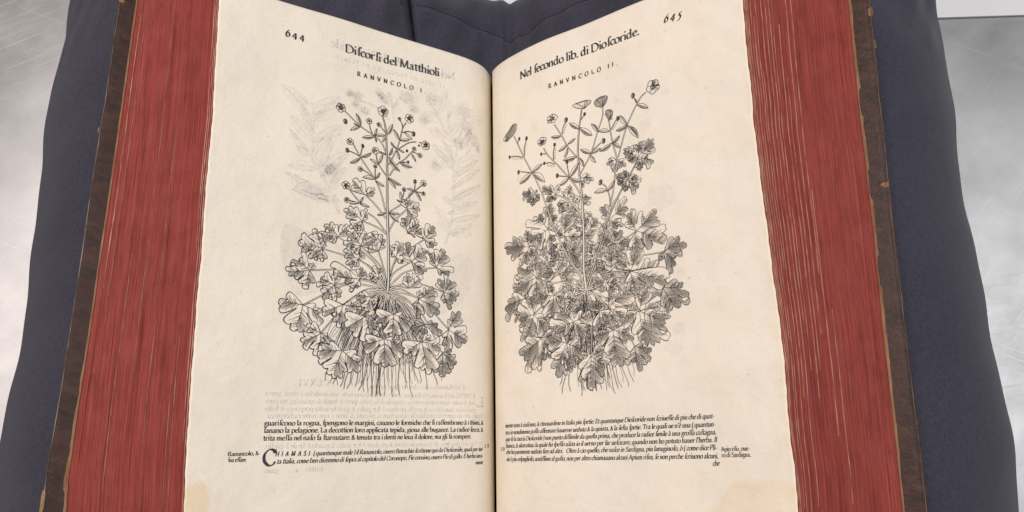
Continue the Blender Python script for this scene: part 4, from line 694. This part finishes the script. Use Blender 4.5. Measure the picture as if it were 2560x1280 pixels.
# ---- text
for row in T:
    txt, side, u0, t0, u1, t1, xh, st, gh = row
    o = text_line(*row).build("show_through_line" if gh else "text_line", side, M_ghost if gh else M_ink, .010 if gh else .016)
# ---- the woodcut and stains showing through from the other side of the leaf
rng.seed(5); g = Cut()
for a, b, wd in G: lance(g, a, b, wd/max(.1, np.linalg.norm(np.subtract(b, a))/100)*1.1, .05, False)
for p in GS: stem(g, p, .12, .16, .04)
for p, r in GB: leaf(g, p, [(np.array(p)/100+np.array([math.cos(k*.9+p[0]), math.sin(k*.9+p[0])])*r*rng.uniform(.8, 1.25))*100 for k in range(7)], 0, False, .03)
GX2 = []
for p in GS[:2]+GS[3:4]:
    Pq = catmull(np.array(p, float), 5)
    for k in range(2, len(Pq)-1, 4):
        dq = Pq[k+1]-Pq[k]; dq /= np.linalg.norm(dq)
        for sd in (-1, 1):
            e = Pq[k]+(-dq*rng.uniform(.3, .9)+np.array([-dq[1], dq[0]])*sd*.8)*rng.uniform(130, 300); GX2.append((Pq[k].tolist(), e.tolist(), .35)); lance(g, Pq[k], e, .16, .04, False)
g.render().build("show_through_woodcut", -1, M_ghost, .010)
def fill(ink, O, step=.09):
    O = np.asarray(O, float); lo, hi = O.min(0), O.max(0)
    for x in np.arange(lo[0]+step/2, hi[0], step):
        y = np.arange(lo[1], hi[1], .12); P = np.c_[np.full(len(y), x), y]; k = np.where(pip(P, O))[0] if len(P) else []
        if len(k) < 2: continue
        for run in np.split(k, np.where(np.diff(k) > 1)[0]+1):
            if len(run) > 1: ink.ribbon(P[run], step)
def blob(ink, c, r):
    an = np.linspace(0, 2*np.pi, 15)[:-1]; rr = r*(1+np.array([rng.uniform(-.25, .25) for _ in an])); fill(ink, catmull_closed(np.array(c)/100+np.c_[np.cos(an)*rr, np.sin(an)*rr], 3))
tint = Ink()
for a, b, wd in G+[[a, b, w] for a, b, w in GX2]:
    a, b = np.array(a)/100, np.array(b)/100; d = b-a; nn = np.array([-d[1], d[0]])/np.linalg.norm(d)*wd; fill(tint, catmull_closed([a, a+d*.35+nn, a+d*.7+nn*.8, b, a+d*.7-nn*.8, a+d*.35-nn], 4))
for a, b, wd in G:
    a, b = np.array(a)/100, np.array(b)/100; d = b-a; nn = np.array([-d[1], d[0]])/np.linalg.norm(d)*wd*1.2; fill(tint, catmull_closed([a, a+d*.35+nn, a+d*.7+nn*.8, b, a+d*.7-nn*.8, a+d*.35-nn], 4))
for P in GP+GP: fill(tint, catmull_closed(np.array(P)/100, 5))
for p, r in GB: blob(tint, p, r)
for p, r in GB: blob(tint, p, r*1.7)
tag(tint.build("show_through_tint", -1, M_ghost2, .006), kind="stuff")
t2 = Ink()
for p, r in GR: blob(t2, p, r)
tag(t2.build("show_through_tint", 1, M_ghost2, .006), kind="stuff")
